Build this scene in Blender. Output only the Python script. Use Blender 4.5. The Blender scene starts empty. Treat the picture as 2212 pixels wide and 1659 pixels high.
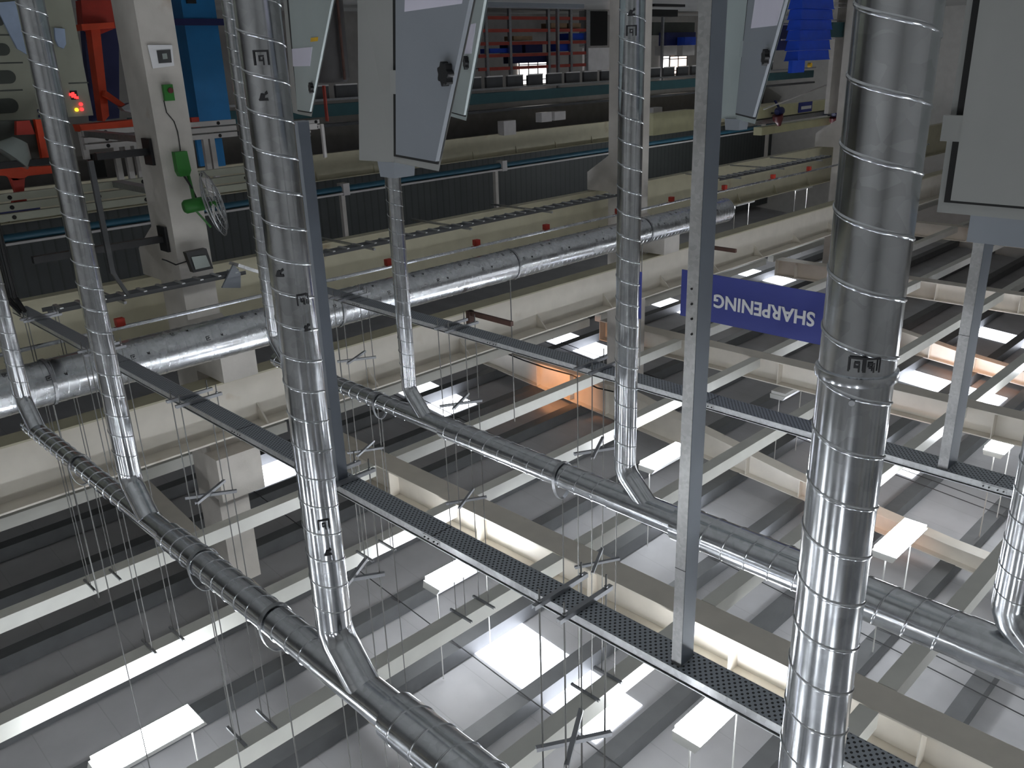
import bpy, math, random
from mathutils import Vector, Matrix
random.seed(7)
C = bpy.context.scene.collection
EYE = 1.6          # eye height; coordinates below are taken from the eye and lifted by EYE at the end

# ------------------------------------------------------------------ camera, world, exposure
F, CX, CY = 1864.976, 1106.0, 829.5
AX = Matrix(((-0.7049078, 0.2306707, -0.6707429),
             (0.7086115, 0.2706461, -0.6516291),
             (0.0312223, -0.9346345, -0.3542364)))
AX[2] = AX[0].cross(AX[1]).normalized()
AX[1] = AX[2].cross(AX[0]).normalized()
cam_data = bpy.data.cameras.new('camera')
cam_data.sensor_fit = 'HORIZONTAL'
cam_data.sensor_width = 36.0
cam_data.lens = F / 2212.0 * 36.0
cam_data.clip_end = 300
cam_data.clip_start = 0.05
cam = bpy.data.objects.new('camera', cam_data)
C.objects.link(cam)
cam.matrix_world = AX.to_4x4()      # the phone was held upside down, so the roll is about 180 degrees
bpy.context.scene.camera = cam

world = bpy.data.worlds.new('world')
bpy.context.scene.world = world
world.use_nodes = True
world.node_tree.nodes['Background'].inputs[0].default_value = (0.75, 0.86, 1.0, 1)
world.node_tree.nodes['Background'].inputs[1].default_value = 0.4
vs = bpy.context.scene.view_settings
vs.view_transform = 'Standard'
vs.look = 'None'
vs.exposure = 0.0
vs.gamma = 1.0
vs.use_curve_mapping = False

LAMP_W = 100.0        # watts of one ceiling fitting
LAMP_E = 52.0        # glow of its diffuser
SKY_E = 9.0          # glow of a rooflight panel


def ray(u, v):
    d = AX @ Vector(((u - CX) / F, -(v - CY) / F, -1.0))
    return d.normalized()


def atx(u, v, x):
    d = ray(u, v)
    return d * (x / d.x)


def aty(u, v, y):
    d = ray(u, v)
    return d * (y / d.y)


def atz(u, v, z):
    d = ray(u, v)
    return d * (z / d.z)


def atd(u, v, r):
    d = ray(u, v)
    return d * (r / math.hypot(d.x, d.y))


# ------------------------------------------------------------------ materials
MATS = {}


def newmat(name):
    m = bpy.data.materials.new(name)
    m.use_nodes = True
    MATS[name] = m
    return m, m.node_tree.nodes, m.node_tree.links, m.node_tree.nodes['Principled BSDF']


def paint(name, col, rough=0.5, metal=0.0, var=0.12, scale=3.0, bump=0.0, bscale=60.0, stain=None, stain_lo=0.62):
    m, N, L, b = newmat(name)
    b.inputs['Roughness'].default_value = rough
    b.inputs['Metallic'].default_value = metal
    tc = N.new('ShaderNodeTexCoord')
    nz = N.new('ShaderNodeTexNoise')
    nz.inputs['Scale'].default_value = scale
    nz.inputs['Detail'].default_value = 5
    L.new(tc.outputs['Object'], nz.inputs['Vector'])
    r = N.new('ShaderNodeValToRGB')
    r.color_ramp.elements[0].position = 0.3
    r.color_ramp.elements[1].position = 0.7
    r.color_ramp.elements[0].color = (*[c * (1 - var) for c in col], 1)
    r.color_ramp.elements[1].color = (*[min(1, c * (1 + var)) for c in col], 1)
    L.new(nz.outputs[0], r.inputs[0])
    out = r.outputs[0]
    if stain:
        n2 = N.new('ShaderNodeTexNoise')
        n2.inputs['Scale'].default_value = 1.3
        n2.inputs['Detail'].default_value = 8
        L.new(tc.outputs['Object'], n2.inputs['Vector'])
        r2 = N.new('ShaderNodeValToRGB')
        r2.color_ramp.elements[0].position = stain_lo
        r2.color_ramp.elements[1].position = stain_lo + 0.16
        L.new(n2.outputs[0], r2.inputs[0])
        mx = N.new('ShaderNodeMix')
        mx.data_type = 'RGBA'
        L.new(r2.outputs[0], mx.inputs[0])
        L.new(out, mx.inputs[6])
        mx.inputs[7].default_value = (*stain, 1)
        out = mx.outputs[2]
    L.new(out, b.inputs['Base Color'])
    if bump:
        n3 = N.new('ShaderNodeTexNoise')
        n3.inputs['Scale'].default_value = bscale
        L.new(tc.outputs['Object'], n3.inputs['Vector'])
        bp = N.new('ShaderNodeBump')
        bp.inputs['Strength'].default_value = bump
        bp.inputs['Distance'].default_value = 0.01
        L.new(n3.outputs[0], bp.inputs['Height'])
        L.new(bp.outputs[0], b.inputs['Normal'])
    return m


def galv(name, col=(0.55, 0.57, 0.6), r0=0.16, r1=0.36, bump=0.25, spangle=22.0):
    """bright zinc sheet: spangle in the roughness, faint dents in the surface"""
    m, N, L, b = newmat(name)
    b.inputs['Metallic'].default_value = 1.0
    tc = N.new('ShaderNodeTexCoord')
    vo = N.new('ShaderNodeTexVoronoi')
    vo.inputs['Scale'].default_value = spangle
    L.new(tc.outputs['Object'], vo.inputs['Vector'])
    nz = N.new('ShaderNodeTexNoise')
    nz.inputs['Scale'].default_value = 4.0
    nz.inputs['Detail'].default_value = 6
    L.new(tc.outputs['Object'], nz.inputs['Vector'])
    mr = N.new('ShaderNodeMapRange')
    mr.inputs['From Min'].default_value = 0.3
    mr.inputs['From Max'].default_value = 0.75
    mr.inputs['To Min'].default_value = r0
    mr.inputs['To Max'].default_value = r1
    L.new(nz.outputs[0], mr.inputs['Value'])
    L.new(mr.outputs[0], b.inputs['Roughness'])
    mx = N.new('ShaderNodeMix')
    mx.data_type = 'RGBA'
    L.new(vo.outputs['Color'], mx.inputs[0])
    mx.inputs[6].default_value = (*[c * 0.86 for c in col], 1)
    mx.inputs[7].default_value = (*[min(1, c * 1.1) for c in col], 1)
    L.new(mx.outputs[2], b.inputs['Base Color'])
    bp = N.new('ShaderNodeBump')
    bp.inputs['Strength'].default_value = bump
    bp.inputs['Distance'].default_value = 0.006
    n2 = N.new('ShaderNodeTexNoise')
    n2.inputs['Scale'].default_value = 9.0
    n2.inputs['Detail'].default_value = 2
    L.new(tc.outputs['Object'], n2.inputs['Vector'])
    L.new(n2.outputs[0], bp.inputs['Height'])
    L.new(bp.outputs[0], b.inputs['Normal'])
    return m


def emit(name, col, e):
    m, N, L, b = newmat(name)
    b.inputs['Base Color'].default_value = (*col, 1)
    b.inputs['Emission Color'].default_value = (*col, 1)
    b.inputs['Emission Strength'].default_value = e
    return m


def stripes(name, col, col2, rough, freq, axis='Y', bump=0.6, lo=0.0, hi=0.12, metal=0.0):
    """profiled sheet: narrow dark joint or rib every 1/freq metres along one axis"""
    m, N, L, b = newmat(name)
    b.inputs['Roughness'].default_value = rough
    b.inputs['Metallic'].default_value = metal
    tc = N.new('ShaderNodeTexCoord')
    sp = N.new('ShaderNodeSeparateXYZ')
    L.new(tc.outputs['Object'], sp.inputs[0])
    mu = N.new('ShaderNodeMath')
    mu.operation = 'MULTIPLY'
    mu.inputs[1].default_value = freq
    L.new(sp.outputs[axis], mu.inputs[0])
    fr = N.new('ShaderNodeMath')
    fr.operation = 'FRACT'
    L.new(mu.outputs[0], fr.inputs[0])
    r = N.new('ShaderNodeValToRGB')
    r.color_ramp.elements[0].position = lo
    r.color_ramp.elements[0].color = (*col2, 1)
    r.color_ramp.elements[1].position = hi
    r.color_ramp.elements[1].color = (*col, 1)
    L.new(fr.outputs[0], r.inputs[0])
    nz = N.new('ShaderNodeTexNoise')
    nz.inputs['Scale'].default_value = 1.2
    nz.inputs['Detail'].default_value = 6
    L.new(tc.outputs['Object'], nz.inputs['Vector'])
    mx = N.new('ShaderNodeMix')
    mx.data_type = 'RGBA'
    mx.blend_type = 'MULTIPLY'
    mx.inputs[0].default_value = 0.35
    L.new(r.outputs[0], mx.inputs[6])
    L.new(nz.outputs[0], mx.inputs[7])
    L.new(mx.outputs[2], b.inputs['Base Color'])
    bp = N.new('ShaderNodeBump')
    bp.inputs['Strength'].default_value = bump
    bp.inputs['Distance'].default_value = 0.02
    L.new(r.outputs[0], bp.inputs['Height'])
    L.new(bp.outputs[0], b.inputs['Normal'])
    return m


def perforated(name, col, px, py, sx, sy, metal=0.6, rough=0.45):
    """sheet with staggered slots, dark inside; object X and Y axes"""
    m, N, L, b = newmat(name)
    b.inputs['Roughness'].default_value = rough
    b.inputs['Metallic'].default_value = metal
    tc = N.new('ShaderNodeTexCoord')
    sp = N.new('ShaderNodeSeparateXYZ')
    L.new(tc.outputs['Object'], sp.inputs[0])

    def mt(op, a, bb=None):
        n = N.new('ShaderNodeMath')
        n.operation = op
        for i, q in enumerate((a, bb)):
            if q is None:
                continue
            if isinstance(q, (int, float)):
                n.inputs[i].default_value = q
            else:
                L.new(q, n.inputs[i])
        return n.outputs[0]
    gx = mt('DIVIDE', sp.outputs['X'], px)
    gy = mt('DIVIDE', sp.outputs['Y'], py)
    row = mt('FLOOR', gy)
    off = mt('MULTIPLY', mt('MODULO', mt('ADD', row, 1000.0), 2.0), 0.5)
    fx = mt('ABSOLUTE', mt('SUBTRACT', mt('FRACT', mt('ADD', gx, off)), 0.5))
    fy = mt('ABSOLUTE', mt('SUBTRACT', mt('FRACT', gy), 0.5))
    ex = mt('POWER', mt('DIVIDE', fx, sx), 2.5)
    ey = mt('POWER', mt('DIVIDE', fy, sy), 2.5)
    hole = mt('LESS_THAN', mt('ADD', ex, ey), 1.0)
    mx = N.new('ShaderNodeMix')
    mx.data_type = 'RGBA'
    L.new(hole, mx.inputs[0])
    mx.inputs[6].default_value = (*col, 1)
    mx.inputs[7].default_value = (0.006, 0.006, 0.007, 1)
    L.new(mx.outputs[2], b.inputs['Base Color'])
    mm = mt('MULTIPLY', mt('SUBTRACT', 1.0, hole), metal)
    L.new(mm, b.inputs['Metallic'])
    return m


galv('duct', (0.60, 0.62, 0.65), 0.13, 0.26, 0.05)
galv('duct_far', (0.64, 0.66, 0.69), 0.2, 0.34, 0.02)
galv('strut', (0.42, 0.43, 0.45), 0.3, 0.5, 0.1)
paint('rod', (0.17, 0.17, 0.165), 0.45, metal=.5)
galv('tray_side', (0.62, 0.63, 0.64), 0.3, 0.6, 0.5, 40)
galv('post_zinc', (0.50, 0.50, 0.50), 0.35, 0.6, 0.4, 60)
perforated('tray_base', (0.34, 0.37, 0.41), 0.036, 0.0235, 0.19, 0.33, 0.3)
perforated('strut_slots', (0.33, 0.34, 0.36), 0.06, 0.08, 0.27, 0.12, 0.7)
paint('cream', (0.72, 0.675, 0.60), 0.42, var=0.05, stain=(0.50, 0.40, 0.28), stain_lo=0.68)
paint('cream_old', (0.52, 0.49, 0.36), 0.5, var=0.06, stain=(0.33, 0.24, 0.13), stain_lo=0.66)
paint('white_steel', (0.74, 0.74, 0.69), 0.4, var=0.04, stain=(0.5, 0.48, 0.42), stain_lo=0.72)
paint('concrete_white', (0.56, 0.53, 0.49), 0.8, var=0.08, bump=0.25, bscale=25, stain=(0.36, 0.27, 0.2), stain_lo=0.66)
paint('purlin', (0.12, 0.125, 0.13), 0.5, var=0.1)
stripes('roof_sheet', (0.56, 0.56, 0.58), (0.44, 0.44, 0.45), 0.6, 1.0, 'Y', 0.4, 0.0, 0.02)
stripes('wall_dark', (0.075, 0.085, 0.085), (0.035, 0.04, 0.04), 0.55, 3.3, 'Y', 0.8, 0.0, 0.25)
paint('wall_bright', (0.55, 0.54, 0.52), 0.8, var=0.06)
paint('wall_light', (0.24, 0.225, 0.21), 0.8, var=0.08)
paint('floor_mat', (0.34, 0.34, 0.33), 0.35, var=0.15, scale=1.0)
paint('post_side_dark', (0.15, 0.17, 0.205), 0.45, var=0.08, metal=.3)  # darker blue-grey for one side of the square posts
paint('cab_grey', (0.30, 0.305, 0.295), 0.42, var=0.03)
paint('cab_door', (0.235, 0.255, 0.285), 0.4, var=0.03)
paint('cab_pale', (0.36, 0.41, 0.41), 0.4, var=0.03)
paint('black_plastic', (0.012, 0.012, 0.014), 0.4, var=0.1)
paint('rubber', (0.006, 0.006, 0.006), 0.7, var=0.1)
paint('paper', (0.60, 0.58, 0.68), 0.7, var=0.03)
paint('sign_blue', (0.035, 0.05, 0.28), 0.5, var=0.05)
paint('sign_white', (0.78, 0.78, 0.80), 0.5, var=0.02)
paint('red', (0.45, 0.035, 0.02), 0.5, var=0.2)
paint('red_rail', (0.33, 0.05, 0.035), 0.5, var=0.15)
paint('orange_red', (0.75, 0.07, 0.02), 0.5, var=0.12)
paint('blue', (0.01, 0.17, 0.42), 0.45, var=0.08)
paint('navy', (0.012, 0.018, 0.10), 0.5, var=0.1)
paint('crate_blue', (0.012, 0.07, 0.55), 0.4, var=0.1)
paint('pipe_blue', (0.025, 0.11, 0.17), 0.4, var=0.1)
paint('teal_dark', (0.02, 0.07, 0.08), 0.5, var=0.1)
paint('green', (0.025, 0.19, 0.025), 0.4, var=0.08)
paint('machine', (0.36, 0.37, 0.30), 0.45, var=0.05)
paint('machine_dark', (0.07, 0.08, 0.07), 0.5, var=0.1)
paint('rail_white', (0.55, 0.53, 0.52), 0.45, var=0.08)
paint('cloth', (0.42, 0.52, 0.70), 0.8, var=0.1)
paint('dark_steel', (0.05, 0.052, 0.055), 0.45, var=0.15)
paint('rust', (0.09, 0.045, 0.035), 0.7, var=0.3)
paint('cable_black', (0.01, 0.01, 0.011), 0.5, var=0.1)
paint('mark_black', (0.015, 0.015, 0.018), 0.6, var=0.1)
paint('yellow', (0.7, 0.42, 0.02), 0.5, var=0.1)
paint('crane_yellow', (0.62, 0.60, 0.38), 0.45, var=0.06)
paint('maroon', (0.12, 0.02, 0.025), 0.45, var=0.2)
paint('lens_grey', (0.32, 0.36, 0.34), 0.15, var=0.05)
paint('wood_box', (0.30, 0.2, 0.12), 0.7, var=0.2)
paint('fitting', (0.66, 0.66, 0.64), 0.4, var=0.03)
paint('dark_column', (0.035, 0.032, 0.033), 0.5, var=0.2)
emit('lamp_glow', (0.92, 0.96, 1.0), LAMP_E)
emit('rooflight', (0.86, 0.90, 1.0), SKY_E)
emit('window_warm', (1.0, 0.80, 0.68), 2.4)
emit('window_white', (1.0, 0.96, 0.94), 3.0)
emit('led_red', (1.0, 0.03, 0.03), 2.5)
emit('led_yellow', (1.0, 0.55, 0.02), 2.5)


# ------------------------------------------------------------------ mesh builder
class MB:
    def __init__(s):
        s.v, s.f = [], []

    def box(s, a, b):
        x0, x1 = sorted((a[0], b[0]))
        y0, y1 = sorted((a[1], b[1]))
        z0, z1 = sorted((a[2], b[2]))
        return s.loft([(x0, y0, z0), (x1, y0, z0), (x1, y1, z0), (x0, y1, z0)],
                      [(x0, y0, z1), (x1, y0, z1), (x1, y1, z1), (x0, y1, z1)])

    def loft(s, *rings):
        n = len(rings[0])
        k = len(s.v)
        for r in rings:
            s.v += [tuple(p) for p in r]
        for i in range(len(rings) - 1):
            for j in range(n):
                a = k + i * n + j
                b = k + i * n + (j + 1) % n
                s.f.append((a, b, b + n, a + n))
        s.f.append(tuple(k + j for j in reversed(range(n))))
        s.f.append(tuple(k + (len(rings) - 1) * n + j for j in range(n)))
        return s

    def bar(s, p, q, w, h, up=(0, 0, 1)):
        p, q = Vector(p), Vector(q)
        d = (q - p).normalized()
        up = Vector(up)
        if abs(d.dot(up)) > 0.99:
            up = Vector((1, 0, 0))
        sx = d.cross(up).normalized() * (w / 2)
        sz = sx.cross(d).normalized() * (h / 2)
        o = [-sx - sz, sx - sz, sx + sz, -sx + sz]
        return s.loft([p + e for e in o], [q + e for e in o])

    def prism(s, pts, off):
        off = Vector(off)
        return s.loft([Vector(p) for p in pts], [Vector(p) + off for p in pts])

    def tube(s, path, r, n=10):
        P = [Vector(p) for p in path]
        rr = r if isinstance(r, (list, tuple)) else [r] * len(P)
        rings = []
        ref = None
        for i, p in enumerate(P):
            d = (P[min(i + 1, len(P) - 1)] - P[max(i - 1, 0)]).normalized()
            if ref is None:
                ref = Vector((0, 0, 1)) if abs(d.z) < 0.9 else Vector((1, 0, 0))
            a = d.cross(ref).normalized()
            b = a.cross(d).normalized()
            ref = b
            rings.append([p + (a * math.cos(t) + b * math.sin(t)) * rr[i]
                          for t in [2 * math.pi * j / n for j in range(n)]])
        return s.loft(*rings)

    def disc(s, c, axis, r, t, n=16):
        c, axis = Vector(c), Vector(axis).normalized()
        return s.tube([c - axis * t / 2, c + axis * t / 2], r, n)

    def build(s, name, mat, parent=None, smooth=False, base=None):
        o_ = Vector(base) if base is not None else Vector((0, 0, 0))
        if parent is not None:
            pl = parent_world(parent)
            loc = o_ - pl
        else:
            loc = o_
        me = bpy.data.meshes.new(name)
        me.from_pydata([tuple(Vector(v) - o_) for v in s.v], [], s.f)
        me.update()
        me.materials.append(MATS[mat])
        if smooth:
            try:
                me.shade_auto_smooth_dummy
            except Exception:
                pass
            for p in me.polygons:
                p.use_smooth = len(p.vertices) == 4
        ob = bpy.data.objects.new(name, me)
        C.objects.link(ob)
        ob.location = loc
        if parent is not None:
            ob.parent = parent
        return ob


def parent_world(o):
    v = Vector((0, 0, 0))
    while o is not None:
        v += o.location
        o = o.parent
    return v


def tag(o, label, cat, group=None, kind=None):
    o['label'] = label
    o['category'] = cat
    if group:
        o['group'] = group
    if kind:
        o['kind'] = kind
    return o


def thing(name, label, cat, loc=(0, 0, 0), group=None):
    o = bpy.data.objects.new(name, None)
    o.empty_display_size = 0.1
    C.objects.link(o)
    o.location = Vector(loc)
    return tag(o, label, cat, group)


def struct(name, mb, mat, parent=None):
    o = mb.build(name, mat, parent)
    o['kind'] = 'structure'
    return o


# ------------------------------------------------------------------ the hall
FL = -EYE
RX, RS = 10.84, 0.083        # roof sheet height at x = 0 and its fall per metre


def roofz(x):
    return RX - RS * x if x > -6 else RX + RS * 6 + RS * (x + 6)


struct('floor', MB().box((-16, -16, FL - 0.2), (27, 46, FL)), 'floor_mat')
struct('wall_back', MB().box((26.3, -16, FL), (26.6, 46, 11)), 'wall_light')
struct('wall_right', MB().box((-16, -16.3, FL), (26.6, -16, 12)), 'wall_bright')
struct('wall_left', MB().box((-16, 46, FL), (26.6, 46.3, 12)), 'wall_bright')
struct('wall_front', MB().box((-16.3, -16, FL), (-16, 46, 12)), 'wall_bright')
roof = MB()
prof = [(-16.3, roofz(-16.3)), (-6, roofz(-6)), (26.6, roofz(26.6))]
roof.loft([(x, -16.3, z) for x, z in prof] + [(x, -16.3, z + 0.08) for x, z in reversed(prof)],
          [(x, 46.3, z) for x, z in prof] + [(x, 46.3, z + 0.08) for x, z in reversed(prof)])
struct('ceiling', roof, 'roof_sheet')
# dark profiled cladding high on the far side
struct('trim_1', MB().box((25.6, -16, 2.9), (25.8, 46, 8.4)), 'wall_dark')

wn = 1
for (x0, x1) in ((6.95, 10.0), (17.4, 20.4)):
    for y0 in (8.35, 14.25, 20.7, 26.7, 2.2 - 6.0, 33.0):
        m = MB()
        z0, z1 = roofz(x0) - 0.012, roofz(x1) - 0.012
        m.loft([(x0, y0, z0), (x1, y0, z1), (x1, y0 + 1.2, z1), (x0, y0 + 1.2, z0)],
               [(x0, y0, z0 + 0.01), (x1, y0, z1 + 0.01), (x1, y0 + 1.2, z1 + 0.01), (x0, y0 + 1.2, z0 + 0.01)])
        struct('window_%d' % wn, m, 'rooflight')
        wn += 1

ORD = ['first', 'second', 'third', 'fourth', 'fifth', 'sixth', 'seventh', 'eighth', 'ninth', 'tenth', 'eleventh', 'twelfth',
       'thirteenth', 'fourteenth']

# roof purlins, along y
for k in range(12):
    x = 20.1 - 1.7 * k
    z = roofz(x) - 0.02
    m = MB()
    # C section: back, two flanges
    m.box((x - 0.15, -16, z - 0.30), (x + 0.15, 46, z - 0.27))
    m.box((x - 0.15, -16, z - 0.27), (x - 0.12, 46, z - 0.01))
    m.box((x + 0.12, -16, z - 0.27), (x + 0.15, 46, z - 0.01))
    o = m.build('roof_purlin', 'purlin', base=(x, 15, z))
    tag(o, 'dark grey steel roof purlin under the roof sheets, %s counted from the far wall' % ORD[k], 'purlin', 'purlins under the roof')

# thin sag rods between purlins
for i, (yy, words) in enumerate(((14.0, 'just before the second row of rooflights'), (13.6, 'close beside the pair partner over the large duct'),
                                 (8.0, 'beside the nearest row of rooflights'), (19.9, 'before the third row of rooflights'),
                                 (20.3, 'tight against the third row of rooflights'))):
    m = MB().tube([(1.0, yy, roofz(1) - 0.36), (21, yy, roofz(21) - 0.36)], 0.011, 6)
    tag(m.build('sag_rod', 'dark_steel', base=(10, yy, roofz(10) - .36)), 'thin dark sag rod under the purlins ' + words, 'rod')

# portal rafters along x with haunches (bottom line, top line)
def rafter(y, pts_bot, label, mat='cream', w=0.34):
    root = thing('rafter', label, 'rafter', (pts_bot[0][0], y, pts_bot[0][1]), 'roof rafters')
    web = MB()
    top = [(x, roofz(x) - 0.33) for x, z in pts_bot]
    for i in range(len(pts_bot) - 1):
        (xa, za), (xb, zb) = pts_bot[i], pts_bot[i + 1]
        (_, ta), (_, tb) = top[i], top[i + 1]
        web.loft([(xa, y - .008, za), (xb, y - .008, zb), (xb, y + .008, zb), (xa, y + .008, za)],
                 [(xa, y - .008, ta), (xb, y - .008, tb), (xb, y + .008, tb), (xa, y + .008, ta)])
    web.build('web', mat, root)
    for nm, line in (('bottom_flange', [(x, z) for x, z in pts_bot]), ('top_flange', top)):
        fl = MB()
        for i in range(len(line) - 1):
            (xa, za), (xb, zb) = line[i], line[i + 1]
            fl.loft([(xa, y - w / 2, za - .012), (xb, y - w / 2, zb - .012), (xb, y + w / 2, zb - .012), (xa, y + w / 2, za - .012)],
                    [(xa, y - w / 2, za + .012), (xb, y - w / 2, zb + .012), (xb, y + w / 2, zb + .012), (xa, y + w / 2, za + .012)])
        fl.build(nm, mat, root)
    for x in (16.6, 15.3, 14.0, 9.6, 8.2, 6.6):
        for i in range(len(pts_bot) - 1):
            (xa, za), (xb, zb) = pts_bot[i], pts_bot[i + 1]
            if xb <= x <= xa:
                z = za + (zb - za) * (x - xa) / (xb - xa)
                MB().box((x - .012, y - w / 2 + .01, z + .012), (x + .012, y - .008, roofz(x) - .35)).build('stiffener', mat, root)
    return root


RB = [(19.5, 8.1), (18, 8.38), (13.8, 8.42), (10.86, 8.93), (8.33, 9.35), (4.86, 9.73), (1.0, 9.95), (-6, 10.5)]
rafter(17.3, RB, 'warm lit cream roof rafter with deep haunch seen beyond the right slotted tray')
rafter(28.6, RB, 'far cream roof rafter with orange light seen past the large upright duct')
rafter(6.0, [(19.5, 8.1), (18, 8.5), (14, 9.05), (11.7, 9.3), (4.86, 9.75), (-6, 10.5)],
       'nearest cream roof rafter on the left concrete column, mostly hidden by ducts')

# primary beams along x (I sections)
ZB = 7.2
BEAMY = [8.71, 18.77, 28.75, 38.6, -1.3]
BL = ['long cream steel beam directly behind the nearer slotted cable tray',
      'long cream steel beam passing behind the blue hanging sign and large duct',
      'distant cream steel beam at the right edge above the grey cabinet',
      'furthest cream steel beam low at the right edge beside the cabinet top',
      'cream steel beam over the viewer, out of the picture']
for y, lb in zip(BEAMY, BL):
    root = thing('steel_beam', lb, 'beam', (15.3, y, ZB), 'cream steel beams')
    x0, x1 = -15, 15.35
    MB().box((x0, y - .235, ZB), (x1, y + .235, ZB + .025)).build('bottom_flange', 'cream', root)
    MB().box((x0, y - .235, ZB + .565), (x1, y + .235, ZB + .59)).build('top_flange', 'cream', root)
    MB().box((x0, y - .01, ZB + .025), (x1, y + .01, ZB + .565)).build('web', 'cream', root)
    MB().box((x1, y - .235, ZB), (x1 + .02, y + .235, ZB + .59)).build('end_plate', 'cream', root)
    for k in range(9):
        x = 14.6 - 2.45 * k
        MB().box((x - .008, y - .225, ZB + .026), (x + .008, y - .011, ZB + .564)).build('stiffener', 'cream', root)

# secondary white beams along y, between the primary beams
WX = [15.74, 12.75, 10.41, 7.93, 5.55, 3.05, 0.55]
WL = ['white square steel beam resting just over the edge of the cream crane girder',
      'white square steel beam, next after the one above the crane girder',
      'white square steel beam, third outward from the crane girder, with rod clamps',
      'white square steel beam crossing above the lower left large duct joint',
      'white square steel beam passing between the four bright rooflight patches',
      'white square steel beam near the bottom edge of the picture',
      'white square steel beam nearest above the viewer']
ys = sorted(BEAMY)
for i, (x, lb) in enumerate(zip(WX, WL)):
    root = thing('cross_beam', lb, 'beam', (x, ys[1], ZB), 'white cross beams')
    for a, b in zip([-15.5] + [y + .25 for y in ys], [y - .25 for y in ys] + [45.5]):
        if i == 0:
            a, b = a, b
        x0, x1 = x - .23, x
        if i == 0:
            x0, x1 = x - .02, x + .21
        MB().box((x0, a, ZB), (x1, b, ZB + .23)).build('beam_segment', 'white_steel', root)

# ------------------------------------------------------------------ columns and crane girders
COLX = 13.4
COLY = [(5.71, 6.27), (17.45, 18.05), (29.8, 30.4)]
CL = ['white painted concrete column with green wall fan and floodlight',
      'white concrete column mostly hidden behind the middle slim duct',
      'far white concrete column beside the large upright duct']
for (y0, y1), lb in zip(COLY, CL):
    root = thing('concrete_column', lb, 'column', (COLX + .4, (y0 + y1) / 2, FL), 'concrete columns')
    MB().box((COLX, y0, FL), (COLX + .8, y1, 8.3 if y0 > 7 else 8.95)).build('shaft', 'concrete_white', root)
    # corbels on both sides
    c = MB()
    zt = 4.70
    c.prism([(COLX, y0 - .02, zt), (COLX - 1.0, y0 - .02, zt), (COLX - 1.0, y0 - .02, zt - .42), (COLX, y0 - .02, zt - .85)], (0, y1 - y0 + .04, 0))
    c.build('near_corbel', 'concrete_white', root)
    c = MB()
    zt = 3.30
    c.prism([(COLX + .8, y0, zt), (COLX + 1.5, y0, zt), (COLX + 1.5, y0, zt - .45), (COLX + .8, y0, zt - .9)], (0, y1 - y0, 0))
    c.build('far_corbel', 'concrete_white', root)
    if y0 < 7:
        MB().box((COLX - .45, y0 - .12, 6.2), (COLX, y1 + .12, 7.0)).build('upper_block', 'concrete_white', root)


def girder(xw, z0, z1, fl, mat, label, y0=-15.5, y1=45.5, gusset=2.3):
    root = thing('crane_girder', label, 'girder', (xw, 10, z0))
    MB().box((xw - .012, y0, z0), (xw + .012, y1, z1)).build('web', mat, root)
    MB().box((xw - fl, y0, z1), (xw + fl, y1, z1 + .03)).build('top_flange', mat, root)
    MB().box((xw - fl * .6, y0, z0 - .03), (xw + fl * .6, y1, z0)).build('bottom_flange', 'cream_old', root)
    g = y0 + 1.2
    n = 0
    while g < 34:
        m = MB()
        h = .3
        m.prism([(xw - .012, g, z1), (xw - fl + .03, g, z1), (xw - .012, g, z1 - h)], (0, .03, 0))
        if g > 0:
            m.build('gusset', mat, root)
        g += gusset
    return root


girder(12.85, 4.80, 5.66, .34, 'cream', 'deep cream crane girder running across the middle behind the large level duct')
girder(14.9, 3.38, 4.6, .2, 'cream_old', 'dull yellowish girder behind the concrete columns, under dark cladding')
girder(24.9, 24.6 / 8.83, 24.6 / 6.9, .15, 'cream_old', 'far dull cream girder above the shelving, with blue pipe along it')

# column A equipment -------------------------------------------------
def onA(u, v, dx=0.0):
    return atx(u, v, COLX - dx)


p = onA(385, 350)
root = thing('switch_box', 'bright green rounded switch box fixed on concrete column', 'switch box', p)
a, b = onA(370, 328), onA(405, 378)
MB().loft([(COLX - .12, a.y, a.z), (COLX - .12, b.y, a.z), (COLX - .12, b.y + .02, b.z - .08), (COLX - .12, b.y - .02, b.z), (COLX - .12, a.y + .03, b.z), (COLX - .12, a.y, b.z - .08)],
          [(COLX - .005, a.y, a.z), (COLX - .005, b.y, a.z), (COLX - .005, b.y + .02, b.z - .08), (COLX - .005, b.y - .02, b.z), (COLX - .005, a.y + .03, b.z), (COLX - .005, a.y, b.z - .08)]).build('case', 'green', root)
q0, q1 = onA(396, 378, .06), onA(424, 428, .2)
MB().tube([q0, (q0 + q1) / 2 + Vector((0, .02, 0)), q1], .015, 6).build('cable', 'cable_black', root)
p = onA(359, 195)
a, b = onA(348, 183), onA(374, 217)
root = thing('push_button_box', 'small green push button box with wire on concrete column', 'switch', p)
MB().box((COLX - .07, a.y, a.z), (COLX - .005, b.y, b.z)).build('case', 'green', root)
MB().disc((COLX - .08, (a.y + b.y) / 2 + .02, (a.z + b.z) / 2 - .03), (1, 0, 0), .04, .03).build('button', 'maroon', root)
pts = [onA(354, 217, .01), onA(360, 243, .01), onA(376, 262, .01), onA(384, 285, .01), onA(389, 318, .01), onA(390, 330, .01)]
MB().tube(pts, .008, 5).build('wire', 'cable_black', root)
a, b = onA(318, 97), onA(374, 148)
root = thing('notice_plate', 'small white notice plate with dark blurred picture on concrete column', 'plate', a)
pl = [onA(318, 97, .01), onA(371, 97, .01), onA(376, 142, .01), onA(330, 148, .01)]
MB().prism(pl, (-.01, 0, 0)).build('plate', 'sign_white', root)
pc = [onA(338, 109, .022), onA(368, 107, .022), onA(371, 135, .022), onA(343, 137, .022)]
MB().prism(pc, (-.004, 0, 0)).build('picture', 'dark_steel', root)
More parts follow.
